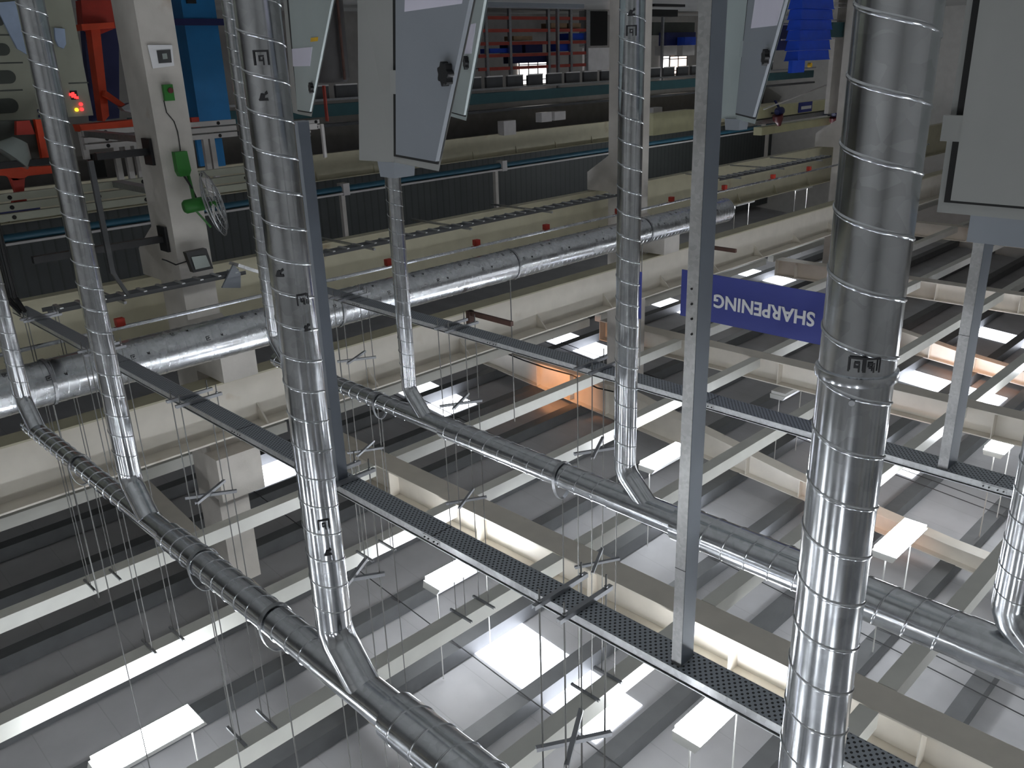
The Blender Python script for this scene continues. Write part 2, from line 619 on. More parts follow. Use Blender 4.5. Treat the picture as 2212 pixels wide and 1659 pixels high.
pc = [onA(350, 116, .027), onA(360, 115, .027), onA(362, 127, .027), onA(352, 128, .027)]
MB().prism(pc, (-.003, 0, 0)).build('picture_highlight', 'lens_grey', root)

# wall fan: motor, bracket, cage
fan = thing('wall_fan', 'green wall mounted fan with wire cage on the concrete column', 'fan', onA(425, 440))
m0, m1 = onA(396, 448, .45), onA(445, 438, .5)
MB().tube([m0, m0 + (m1 - m0) * .1, m0 + (m1 - m0) * .85, m1], [.075, .105, .105, .07], 16).build('motor', 'green', fan, True)
MB().tube([onA(407, 380, .02), onA(414, 408, .1), (m0 + m1) / 2 + Vector((0, 0, -.08))], .028, 8).build('bracket', 'green', fan, True)
MB().tube([(m0 + m1) / 2 + Vector((0, 0, .08)), onA(455, 490, .02)], .016, 8).build('stay', 'green', fan)
cen = onA(462, 440, .62)
ax = Vector((-0.55, 0.80, -0.22)).normalized()
sa = ax.cross(Vector((0, 0, 1))).normalized()
sb = sa.cross(ax).normalized()
RF = .50
cage = MB()
for dd, rf in ((-.09, .55), (-.05, .85), (0, 1.0), (.05, .85), (.09, .55), (.1, .25), (-.1, .25)):
    ring = [cen + ax * dd + (sa * math.cos(t) + sb * math.sin(t)) * RF * rf for t in [2 * math.pi * j / 28 for j in range(29)]]
    cage.tube(ring, .006 if rf < 1 else .012, 5)
for j in range(28):
    t = 2 * math.pi * j / 28
    e = sa * math.cos(t) + sb * math.sin(t)
    cage.tube([cen + ax * .1 + e * .05, cen + ax * .085 + e * RF * .6, cen + e * RF, cen - ax * .085 + e * RF * .6, cen - ax * .1 + e * .05], .0035, 4)
cage.build('cage', 'strut', fan)
for j in range(3):
    t = 2 * math.pi * j / 3 + .4
    e = sa * math.cos(t) + sb * math.sin(t)
    e2 = sa * math.cos(t + .7) + sb * math.sin(t + .7)
    MB().prism([cen + e * .04, cen + e * RF * .85 - ax * .03, cen + e2 * RF * .85 + ax * .03, cen + e2 * .04], ax * .008).build('blade', 'rail_white', fan)
MB().disc(cen, ax, .05, .1).build('hub', 'green', fan)

# floodlight on column
fl = thing('floodlight', 'square black floodlight with grey lens on concrete column', 'floodlight', onA(432, 560))
c4 = [onA(402, 546, .3), onA(446, 537, .3), onA(461, 580, .3), onA(418, 589, .3)]
MB().prism(c4, (.12, 0, 0)).build('housing', 'black_plastic', fl)
c4 = [onA(413, 555, .31), onA(444, 551, .31), onA(454, 575, .31), onA(422, 582, .31)]
MB().prism(c4, (-.012, 0, 0)).build('lens', 'lens_grey', fl)
MB().bar(onA(425, 565, .18), onA(425, 565, 0), .08, .05).build('bracket', 'black_plastic', fl)
MB().tube([onA(402, 565, .25), onA(380, 572, .02), onA(360, 563, .01), onA(350, 560, .01)], .012, 6).build('cable', 'cable_black', fl)

# black arms reaching sideways from the column
for (u, v, u1, lb) in ((314, 328, 205, 'beside the white perforated rails'), (350, 516, 60, 'the longer one beside the corbel')):
    P = atx(u, v, 13.75)
    yq = atx(u1, v, 13.75).y
    root = thing('bracket_arm', 'black level arm bolted to the concrete column, ' + lb, 'bracket', (13.75, 5.70, P.z))
    MB().box((13.70, yq, P.z - .05), (13.80, 5.66, P.z + .05)).build('arm', 'black_plastic', root)
    MB().box((13.60, 5.66, P.z - .2), (13.88, 5.705, P.z + .2)).build('base_plate', 'black_plastic', root)

# ------------------------------------------------------------------ spiral ducts
def frame(ax):
    ax = Vector(ax).normalized()
    ref = Vector((0, 0, 1)) if abs(ax.z) < .9 else Vector((1, 0, 0))
    a = ax.cross(ref).normalized()
    b = ax.cross(a).normalized()
    return ax, a, b


def spiral(p, q, r, pitch, name, mat, root, seg=40, ridge=.0045, phase=0.0, r2=None):
    """lock-seam tube: one helical strip from p to q whose edge stands proud"""
    p, q = Vector(p), Vector(q)
    ax, a, b = frame(q - p)
    Lg = (q - p).length
    prof = [(0, 1.0), (.012, 1.0), (.026, 0.3), (.036, 0.0), (.05, 0.0), (.5, 0.0), (.95, 0.0), (.964, 0), (.974, .3), (.988, 1.0), (1.0, 1.0)]
    turns = int(Lg / pitch) + 2
    m = MB()
    n = len(prof)
    tot = turns * seg
    r2 = r if r2 is None else r2
    for i in range(tot + 1):
        t = -2 * math.pi * i / seg + phase
        for s_, h in prof:
            zz = min(max((i / seg - 1 + s_) * pitch, 0), Lg)
            rr = r + (r2 - r) * zz / Lg + ridge * h
            m.v.append(p + ax * zz + (a * math.cos(t) + b * math.sin(t)) * rr)
    for i in range(tot):
        for j in range(n - 1):
            za, zb_ = (i + 1) / seg - 1 + prof[j + 1][0], i / seg - 1 + prof[j][0]
            if za * pitch <= 1e-6 or zb_ * pitch >= Lg - 1e-6:
                continue
            m.f.append((i * n + j, (i + 1) * n + j, (i + 1) * n + j + 1, i * n + j + 1))
    return m.build(name, mat, root, True)


def collar(p, ax, r, root, w=.05, mat='duct', name='collar'):
    ax, a, b = frame(ax)
    m = MB()
    P = [(-w / 2, r), (-w / 2, r + .006), (-w / 2 + .008, r + .012), (-w / 2 + .016, r + .006), (w / 2 - .016, r + .006), (w / 2 - .008, r + .012), (w / 2, r + .006), (w / 2, r)]
    m.tube([Vector(p) + ax * s for s, _ in P], [rr for _, rr in P], 40)
    return m.build(name, mat, root, True)


def plain(p, q, r, root, name, mat='duct', r2=None):
    return MB().tube([p, (Vector(p) + Vector(q)) / 2, q], [r, (r + (r2 or r)) / 2, r2 or r], 40).build(name, mat, root, True)


def mark(root, base, axis, r, z, az, kind, s):
    """black printed mark wrapped on a tube; z along the axis, az the bearing of its middle"""
    ax, a, b = frame(axis)
    base = Vector(base)

    def P(h, k, off):
        t = az + h * s / r
        return base + ax * (z + k * s) + (a * math.cos(t) + b * math.sin(t)) * (r + off)
    m = MB()
    polys = []
    if kind == 'square':       # rounded square bracket with a smaller hook in it
        for (x0, y0, x1, y1) in ((-1, -1, -.78, .9), (-1, -1, 1, -.75), (.78, -1, 1, .9), (-.35, .2, .35, .4), (.15, -.35, .35, .4), (-.35, -.35, .35, -.15), (-.35, -.1, -.15, .9)):
            polys.append([(x0, y0), (x1, y0), (x1, y1), (x0, y1)])
    else:                      # leaping shape
        polys = [[(-.6, 1), (.6, 1), (.7, .75), (-.5, .6)], [(-.1, .7), (.6, .75), (.3, 0), (-.2, .1)], [(-.2, .2), (.3, .1), (.55, -.9), (.75, -1.2), (.25, -.75)],
                 [(-.6, .1), (-.15, .35), (-.2, -.1), (-.5, -.3)]]
    for pl in polys:
        k = len(m.v)
        nh = 4
        # subdivide each quad across so that it follows the tube
        for i in range(nh + 1):
            t = i / nh
            h0 = pl[0][0] * (1 - t) + pl[1][0] * t if len(pl) == 4 else pl[0][0]
            k0 = pl[0][1] * (1 - t) + pl[1][1] * t if len(pl) == 4 else pl[0][1]
            q = pl[3] if len(pl) > 3 else pl[2]
            h1 = q[0] * (1 - t) + pl[2][0] * t
            k1 = q[1] * (1 - t) + pl[2][1] * t
            m.v += [P(h0, k0, .006), P(h1, k1, .006)]
        for i in range(nh):
            m.f.append((k + 2 * i, k + 2 * i + 2, k + 2 * i + 3, k + 2 * i + 1))
    return m.build('printed_mark', 'mark_black', root)


Y1, Z1 = 2.20, 3.45
Y2, Z2 = 5.16, 3.53


def azx(u, v, y):
    d = ray(u, v)
    return y * d.x / d.y


def riser(u, v, y, zm, rad, pitch, zbot, name, label, marks=(), phase=0., collars=(), mat='duct', zel=.27):
    """upright spiral duct on the line y, turning 45 degrees into the level main"""
    x = azx(u, v, y)
    root = thing(name, label, 'duct', (x, y, zbot), 'upright spiral ducts')
    ze = zm - zel - rad * .9
    spiral((x, y, zbot), (x, y, ze), rad, pitch, 'pipe', mat, root, phase=phase)
    collar((x, y, ze), (0, 0, 1), rad, root, .06)
    # two-gore elbow, then a straight branch at 45 degrees
    e0 = Vector((x, y, ze))
    e1 = e0 + Vector((0, 0, rad * .35))
    e2 = e1 + Vector((-.38, 0, .92)).normalized() * rad * .9
    d3 = Vector((-1, 0, 1)).normalized()
    e3 = e2 + d3 * rad * .5
    e4 = e3 + d3 * ((zm - e3.z) * math.sqrt(2) * .9)
    MB().tube([e0, e1, e2, e3], rad, 40).build('elbow', mat, root, True)
    collar(e2, d3, rad, root, .02)
    plain(e3 - d3 * .02, e4, rad, root, 'branch', mat)
    for z in collars:
        collar((x, y, z), (0, 0, 1), rad, root, .05)
    ang0 = math.atan2(-y, -x)
    for z, da, kind, s in marks:
        # bearing measured around the frame used for +z tubes
        ax, a, b = frame((0, 0, 1))
        dirv = Vector((math.cos(ang0 + da), math.sin(ang0 + da), 0))
        az = math.atan2(dirv.dot(b), dirv.dot(a))
        mark(root, (x, y, 0), (0, 0, 1), rad, z, az, kind, s)
    return x, e4


xa, _ = riser(250, 885, Y1, Z1, .088, .175, FL, 'upright_duct', 'slim upright spiral duct, second from the left edge', phase=1.)
xb, _ = riser(662, 867, Y1, Z1, .104, .171, FL, 'upright_duct', 'upright spiral duct with black stamped marks beside the grey channel, joining the lower left main',
              marks=[(atd(575, 125, 4.35).z, .1, 'square', .034), (atd(580, 200, 4.35).z, .2, 'leap', .034), (atd(605, 582, 4.35).z, .5, 'leap', .034), (atd(660, 645, 4.35).z, -.42, 'square', .03),
                     (atd(670, 700, 4.35).z, -.47, 'leap', .03), (atd(690, 1130, 4.35).z, -.1, 'square', .032), (atd(695, 1185, 4.35).z, -.15, 'leap', .034)],
              collars=(.93,))
xc, _ = riser(42, 830, Y1, Z1, .082, .175, FL, 'upright_duct', 'slim upright spiral duct at the very left edge', phase=2.)
xd, _ = riser(881, 800, Y2, Z2, .078, .140, FL, 'upright_duct', 'slim upright spiral duct rising from behind the central grey cabinet', phase=.5)
xe, _ = riser(1351, 930, Y2, Z2, .090, .170, FL, 'upright_duct', 'upright spiral duct left of the square zinc post, ending in an angled branch',
              marks=[(atd(1367, 20, 6.4).z, .05, 'leap', .04), (atd(1368, 66, 6.4).z, .05, 'square', .036)], collars=(.22,), phase=2.4)
xf, _ = riser(575, 600, Y2, Z2, .083, .165, FL, 'upright_duct', 'slim upright spiral duct half hidden behind the stamped duct', phase=.3)
xg, _ = riser(2204, 1200, Y2, Z2, .10, .17, FL, 'upright_duct', 'upright spiral duct cut off by the right edge of the picture', phase=.9)

# the large near duct
BX, BY, BR = 0.905, 2.16, .097
root = thing('upright_duct', 'widest nearest upright spiral duct with a raised joint ring', 'duct', (BX, BY, FL), 'upright spiral ducts')
jz = atd(1838, 800, 2.34).z
spiral((BX, BY, FL), (BX, BY, jz), BR, .156, 'lower_pipe', 'duct', root, seg=64, ridge=.0036, phase=2.2)
spiral((BX, BY, jz), (BX, BY, Z1 - .2), BR - .001, .156, 'upper_pipe', 'duct', root, seg=64, ridge=.0036, phase=4.4)
m = MB().tube([(BX, BY, jz - .016), (BX, BY, jz - .012), (BX, BY, jz), (BX, BY, jz + .012), (BX, BY, jz + .016)], [BR, BR + .008, BR + .0095, BR + .008, BR], 64)
m.build('joint_ring', 'duct', root, True)
az0 = math.atan2(-BY, -BX)
MB().disc((BX + math.cos(az0 + .02) * BR, BY + math.sin(az0 + .02) * BR, jz + .055), (math.cos(az0), math.sin(az0), 0), .008, .012).build('rivet', 'strut', root)
ax_, a_, b_ = frame((0, 0, 1))
for da, kind in ((-.35, 'square'), (.0, 'square')):
    dv = Vector((math.cos(az0 + da), math.sin(az0 + da), 0))
    mark(root, (BX, BY, 0), (0, 0, 1), BR, jz - .05, math.atan2(dv.dot(b_), dv.dot(a_)), kind, .021)
MB().tube([(BX, BY, Z1 - .22), (BX, BY, Z1 - .08)], BR, 40).build('top_spigot', 'duct', root, True)

# level mains
def main(y, z, segs, label, straps, cat='duct'):
    root = thing('level_duct', label, cat, (segs[0][0], y, z), 'level spiral ducts')
    for (x0, x1, r, pl) in segs:
        if pl:
            plain((x0, y, z), (x1, y, z), r, root, 'tee_section')
            collar((x0, y, z), (1, 0, 0), r, root, .04)
            collar((x1, y, z), (1, 0, 0), r, root, .04)
        else:
            spiral((x0, y, z), (x1, y, z), r, .165 if r < .11 else .195, 'pipe', 'duct', root, ridge=.0055)
    for x, r, zt in straps:
        loop = [(x, y + (r + .012) * math.cos(t), z + (r + .012) * math.sin(t) + (.11 * math.sin(t) if math.sin(t) > 0 else 0)) for t in [2 * math.pi * j / 30 for j in range(31)]]
        m = MB()
        for i in range(30):
            m.bar(loop[i], loop[i + 1], .035, .004, up=Vector((0, loop[i][1] - y, loop[i][2] - z)).normalized())
        s_ = m.build('strap', 'strut', root)
        MB().tube([(x, y, z + r + .12), (x, y, zt)], .006, 6).build('hanger_rod', 'rod', root)
    return root


main(Y1, Z1, [(xc + .02, xa + .06, .085, 0), (xa + .06, xa - .62, .088, 1), (xa - .62, xb + .16, .108, 0), (xb + .16, xb - .55, .112, 1),
              (xb - .55, BX + .25, .142, 0), (BX + .25, BX - .35, .145, 1), (BX - .35, -6, .16, 0)],
     'level spiral duct crossing the lower left corner and taking three upright ducts',
     [(xb + .75, .108, 9.9), (xa - 1.2, .108, 9.7), (xa + 1.3, .088, 9.5)])
main(Y2, Z2, [(xf + .02, xd + .06, .088, 0), (xd + .06, xd - .55, .09, 1), (xd - .55, xe + .12, .112, 0), (xe + .12, xe - .55, .118, 1),
              (xe - .55, xg + .2, .15, 0), (xg + .2, xg - .4, .155, 1), (xg - .4, -6, .17, 0)],
     'level spiral duct running to the right edge behind the zinc posts',
     [(azx(1215, 1050, Y2), .112, 9.9), (azx(820, 860, Y2), .088, 9.7), (2.2, .15, 10.)])

# big level duct along y
bx_, bz_, br_ = 12.0, 3.83, .30
yend = atx(1563, 470, bx_).y
root = thing('level_duct', 'thick level spiral duct crossing the picture in front of the cream girder', 'duct', (bx_, yend, bz_), 'level spiral ducts')
spiral((bx_, -9, bz_), (bx_, yend, bz_), br_, .137, 'pipe', 'duct_far', root, ridge=.003, seg=40)
MB().disc((bx_, yend, bz_), (0, 1, 0), br_ + .005, .05, 32).build('end_cap', 'duct_far', root, True)
for yy in (9.4, 14.9):
    collar((bx_, yy, bz_), (0, 1, 0), br_, root, .08, 'duct_far')
ax_, a_, b_ = frame((0, 1, 0))
k = 0
y = 1.5
while y < yend - .5:
    for j, (da) in enumerate((-.5, .15)):
        yy = y + j * .45
        dv = Vector((-math.cos(math.radians(-35 + da * 60)), 0, math.sin(math.radians(-35 + da * 60))))
        t = math.atan2(dv.dot(b_), dv.dot(a_))
        mark(root, (bx_, 0, bz_), (0, 1, 0), br_, yy, t, 'square', .03)
        mark(root, (bx_, 0, bz_), (0, 1, 0), br_, yy + .2, t, 'leap', .03)
    y += 1.1
for yy in (3.1, 7.6, 11.7, 16.):
    MB().tube([(bx_, yy, bz_ + br_ + .02), (bx_, yy, 7.2)], .012, 6).build('hanger_rod', 'rod', root)
    loop = [(bx_ + (br_ + .014) * math.cos(t), yy, bz_ + (br_ + .014) * math.sin(t)) for t in [2 * math.pi * j / 28 for j in range(29)]]
    m = MB()
    for i in range(28):
        m.bar(loop[i], loop[i + 1], .04, .005, up=Vector((loop[i][0] - bx_, 0, loop[i][2] - bz_)).normalized())
    m.build('strap', 'strut', root)

# ------------------------------------------------------------------ slotted cable trays
def tray(y0, y1, z, x0, x1, label, joints, group='slotted cable trays'):
    root = thing('cable_tray', label, 'cable tray', (x1, (y0 + y1) / 2, z), group)
    h = .062
    MB().box((x0, y0, z), (x1, y1, z + .003)).build('perforated_base', 'tray_base', root)
    s = MB()
    s.box((x0, y0 - .002, z - .001), (x1, y0 + .001, z + h - .012))
    s.box((x0, y0 - .012, z + h - .006), (x1, y0 + .004, z + h))
    s.build('near_side', 'tray_side', root)
    s = MB()
    s.box((x0, y0 + .003, z + h - .012), (x1, y0 + .006, z + h - .005))
    s.build('side_groove', 'rubber', root)
    s = MB()
    s.box((x0, y1 - .001, z - .001), (x1, y1 + .002, z + h))
    s.build('far_side', 'tray_side', root)
    c = MB()
    c.box((x0, y0 + .01, z + .012), (x1, y1 - .01, z + .04))
    c.build('cables', 'rubber', root)
    for x in joints:
        MB().box((x - .09, y0 - .005, z + .008), (x + .09, y0 - .002, z + h - .016)).build('joint_plate', 'tray_side', root)
        b = MB()
        for dx in (-.07, -.03, .03, .07):
            b.disc((x + dx, y0 - .009, z + .027), (0, 1, 0), .006, .008, 8)
        b.build('bolts', 'dark_steel', root)
        MB().box((x - .002, y0, z - .002), (x + .002, y1, z)).build('joint_line', 'rubber', root)
    return root


ZT = 3.08
TY0, TY1 = 3.208, 3.394
tray(TY0, TY1, ZT, -8, 13.3, 'slotted cable tray running from upper left to the bottom right corner', [9.7, 6.9, 4.15, 1.3])
UY0, UY1 = 6.50, 6.735
tray(UY0, UY1, ZT, -8, 10.9, 'slotted cable tray running behind the blue sign side to the right edge', [9.7, 7.0, 4.1, 1.6])


def slotbar(p, q, name, root, w=.032, mat='strut_slots'):
    """slotted channel from p to q; object x axis along its length so that the slots follow"""
    p, q = Vector(p), Vector(q)
    Lg = (q - p).length
    m = MB().box((0, -w / 2, 0), (Lg, w / 2, .003))
    m.box((0, -w / 2, .003), (Lg, -w / 2 + .003, .03))
    m.box((0, w / 2 - .003, .003), (Lg, w / 2, .03))
    o = m.build(name, mat, root)
    o.location = p - parent_world(root)
    o.rotation_euler = (0, 0, math.atan2(q.y - p.y, q.x - p.x))
    return o


def hanger(x, ya, yb, z, xz, label, ztop=ZB - .03, clampx=None, dx=.1):
    root = thing('trapeze_hanger', label, 'hanger', (x, (ya + yb) / 2, z), 'threaded rod hangers')
    for sx in (-dx, dx):
        slotbar((x + sx, ya - .05, z - .035), (x + sx, yb + .05, z - .035), 'support_bar', root)
        for y in (ya, yb):
            MB().tube([(x + sx, y, z - .13), (x + sx, y, ztop)], .0062, 6).build('threaded_rod', 'rod', root)
            MB().disc((x + sx, y, z - .045), (0, 0, 1), .013, .012, 6).build('nut', 'strut', root)
    for zc in xz:
        slotbar((x - dx - .03, ya - .03, zc), (x + dx + .03, yb + .03, zc), 'cross_bar', root)
        slotbar((x + dx + .03, ya - .03, zc + .03), (x - dx - .03, yb + .03, zc + .03), 'cross_bar', root)
    for y in (ya, yb):
        slotbar((x - .22, y, ztop), (x + .22, y, ztop), 'top_clamp', root)
    return root


H1 = [(2.94, [atd(1240, 1590, 4.42).z], 'near the square zinc post, with a large crossed brace'), (5.37, [atd(785, 1245, 6.25).z], 'at the foot of the dark grey channel'),
      (7.93, [atd(475, 1055, 8.6).z], 'left of the stamped duct, with crossed brace'), (10.3, [], 'behind the slim duct second from the left'), (12.41, [atd(140, 832, 12.75).z], 'at the far left tray end')]
for x, zz, w in H1:
    hanger(x, 3.12, 3.50, ZT, zz, 'rod hanger under nearer slotted tray ' + w, dx=.07 if x > 12 else .1)
H2 = [(5.5, [atd(1300, 965, 8.6).z, atd(1320, 1210, 8.6).z], 'beside the middle slim duct with two crossed braces'),
      (7.75, [atd(985, 858, 10.3).z, atd(1018, 1065, 10.3).z], 'above the angled branch joint'),
      (10.0, [atd(785, 768, 12.0).z, atd(800, 965, 12.0).z], 'nearest the dark grey channel')]
for x, zz, w in H2:
    hanger(x, 6.4, 6.83, ZT, zz, 'rod hanger of farther slotted tray ' + w)

# zinc uprights hanging from the trays
def post(u, v, y, wx, wy, ztop, zbot, name, label, mat, dark, split=None):
    x = azx(u, v, y)
    root = thing(name, label, 'post', (x, y, zbot), 'square zinc posts')
    m = MB()
    m.box((x, y, zbot), (x + wx, y + wy, ztop))
    m.build('channel', mat, root)
    MB().box((x - .002, y + .002, zbot + .01), (x - .0005, y + wy, ztop - .01)).build('dark_side_face', 'post_side_dark', root)  # thin darker sheet over the low-x side of the post
    # folded cover on the camera side with a thin seam and bolt holes
    for z in (split or []):
        MB().box((x - .001, y - .001, z - .0015), (x + wx + .001, y + wy, z + .0015)).build('joint_line', 'rubber', root)
    return root, x


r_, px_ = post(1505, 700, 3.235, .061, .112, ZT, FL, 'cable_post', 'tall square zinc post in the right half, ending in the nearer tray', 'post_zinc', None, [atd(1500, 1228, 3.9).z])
b = MB()
for v in (624, 657, 689, 722):
    P = aty(1494, v, 3.233)
    b.disc(P, (0, 1, 0), .0055, .004, 10)
b.build('bolt_holes', 'rubber', r_)
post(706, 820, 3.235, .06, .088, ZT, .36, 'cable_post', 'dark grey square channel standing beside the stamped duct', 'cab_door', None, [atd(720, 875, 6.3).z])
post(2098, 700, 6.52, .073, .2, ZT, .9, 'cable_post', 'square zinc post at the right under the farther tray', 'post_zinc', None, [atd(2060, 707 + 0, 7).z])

# ------------------------------------------------------------------ blue sign
SY = 8.0
p0, p1 = aty(1473, 582, SY), aty(1473, 682, SY)
zs0 = p0.z
zs1 = p1.z
xl = p0.x
xr = aty(1800, 700, SY).x - .12
sign = thing('hanging_sign', 'blue hanging sign board reading SHARPENING in white letters', 'sign', ((xl + xr) / 2, SY, zs0))
MB().box((xr, SY, zs0), (xl, SY + .012, zs1)).build('board', 'sign_blue', sign)
for x in (xr + .15, xl - .15):
    MB().tube([(x, SY + .006, zs1), (x, SY + .006, 7.2)], .004, 5).build('wire', 'rod', sign)
cu = bpy.data.curves.new('lettering', 'FONT')
cu.body = 'SHARPENING'
cu.align_x = 'LEFT'
cu.size = .235
cu.extrude = .003
cu.offset = .006
cu.space_character = 1.02
to = bpy.data.objects.new('lettering', cu)
C.objects.link(to)
dg = bpy.context.evaluated_depsgraph_get()
me = bpy.data.meshes.new_from_object(to.evaluated_get(dg))
bpy.data.objects.remove(to)
xs = [v.co.x for v in me.vertices]
ysv = [v.co.y for v in me.vertices]
tx0, tx1 = aty(1760, 690, SY).x, aty(1542, 655, SY).x
zc0 = aty(1650, 648, SY).z
zc1 = aty(1650, 692, SY).z
sc = (tx1 - tx0) / (max(xs) - min(xs))
sz = (aty(1740, 703, SY).z - aty(1740, 671, SY).z) / (max(ysv) - min(ysv))
zb0 = aty(1740, 671, SY).z
for v in me.vertices:
    x, y, z = v.co
    v.co = (tx0 + (x - min(xs)) * sc, SY - .004 - z, zb0 + (y - min(ysv)) * sz)
me.materials.append(MATS['sign_white'])
lo = bpy.data.objects.new('lettering', me)
C.objects.link(lo)
lo.parent = sign
lo.location = -Vector(sign.location)
q0, q1 = aty(1386, 588, 10.5), aty(1386, 690, 10.5)
o = MB().box((q0.x, 10.5, q0.z), (q0.x + .25, 10.515, q1.z)).build('hanging_sign', 'sign_blue', base=(q0.x, 10.5, q0.z))
MB().tube([(q0.x + .12, 10.507, q1.z), (q0.x + .12, 10.507, ZB)], .004, 5).build('wire', 'rod', o)
tag(o, 'edge of a second blue board showing just behind the middle slim duct', 'sign')

# ------------------------------------------------------------------ ceiling light fittings
LX = [4.69, 9.65, -.3, -5.0]
LY = [2.66, 8.05, 13.85, 19.2, 24.8, -2.8, -8.]
UNLIT = {(9.65, 19.2), (9.65, 24.8)}
LLAB = {(9.65, 24.8): 'unlit ceiling fitting peeking out at the right edge of the widest duct',
        (4.69, 2.66): 'bright ceiling light fitting over the near aisle just below the picture edge',
        (9.65, 2.66): 'long bright ceiling light fitting at the bottom left between white beams',
        (4.69, 8.05): 'bright ceiling light fitting under the corner of the nearer slotted tray at the bottom',
        (9.65, 8.05): 'bright ceiling light fitting left of the rooflights beside the white cross beam',
        (4.69, 13.85): 'very bright ceiling light fitting right of the widest duct',
        (9.65, 13.85): 'bright ceiling light fitting between the slim duct branch and the zinc post',
        (4.69, 19.2): 'small bright ceiling light fitting at the right edge under a cream beam',
        (9.65, 19.2): 'unlit white ceiling fitting left of the widest duct under the cream beam'}


def light(x, y, label, lit, group):
    z = 8.05
    if x > 18:
        z = 6.0
    w, l = .42, 1.33
    root = thing('ceiling_light', label, 'ceiling light', (x, y, z), group)
    m = MB()
    m.loft([(x - w / 2, y - l / 2, z), (x + w / 2, y - l / 2, z), (x + w / 2, y + l / 2, z), (x - w / 2, y + l / 2, z)],
           [(x - w / 2 + .04, y - l / 2 - .05, z + .09), (x + w / 2 - .04, y - l / 2 - .05, z + .09), (x + w / 2 - .04, y + l / 2 + .05, z + .09), (x - w / 2 + .04, y + l / 2 + .05, z + .09)])
    m.build('housing', 'fitting', root)
    MB().box((x - w / 2 + .02, y - l / 2 + .03, z - .075), (x + w / 2 - .02, y + l / 2 - .03, z)).build('diffuser', 'lamp_glow' if lit else 'fitting', root)
    for s in (-1, 1):
        MB().tube([(x, y + s * l * .42, z + .09), (x, y + s * l * .42, roofz(x) - .05)], .012, 6).build('suspension', 'fitting', root)
    if lit:
        lu = bpy.data.lights.new('upward_spill', 'AREA')
        lu.shape = 'RECTANGLE'
        lu.size = w - .1
        lu.size_y = l - .1
        lu.energy = LAMP_W * .28
        lu.color = (.92, .96, 1.0)
        lo = bpy.data.objects.new('upward_spill', lu)
        C.objects.link(lo)
        lo.parent = root
        lo.location = (0, 0, .12)
        lo.rotation_euler = (math.pi, 0, 0)
    return root


light(19.3, 37.7, 'small bright ceiling light fitting far away above the red pipe clamps', True, 'ceiling light fittings over the far aisle')
light(19.3, 32.6, 'dim narrow ceiling light fitting right of the thick level duct end', True, 'ceiling light fittings over the far aisle')
for x in LX:
    for y in LY:
        lb = LLAB.get((x, y))
        grp = 'ceiling light fittings'
        if lb is None:
            if x > 10:
                lb = 'ceiling light fitting over the far aisle beyond the crane girder'
                grp = 'ceiling light fittings over the far aisle'
            else:
                lb = 'ceiling light fitting over the near aisle outside the picture'
                grp = 'ceiling light fittings outside the picture'
        light(x, y, lb, (x, y) not in UNLIT, grp)

# unseen warm spots added without fixtures to light the rafters orange
for (x, y, z, w) in ((15.6, 15.9, 8.2, 26), (6.6, 15.7, 8.6, 14), (8.0, 26.8, 8.5, 26)):
    ld = bpy.data.lights.new('added_warm_spot', 'SPOT')
    ld.energy = w * 4
    ld.color = (1.0, .42, .16)
    ld.shadow_soft_size = .12
    ld.spot_size = math.radians(95)
    ld.spot_blend = .6
    lo = bpy.data.objects.new('added_warm_spot', ld)
    C.objects.link(lo)
    lo.location = (x, y, z)
    lo.rotation_euler = Vector((0, 1.4, .55)).to_track_quat('-Z', 'Y').to_euler()

# ------------------------------------------------------------------ machine cabinets
def lerp(a, b, t):
    return a + (b - a) * t


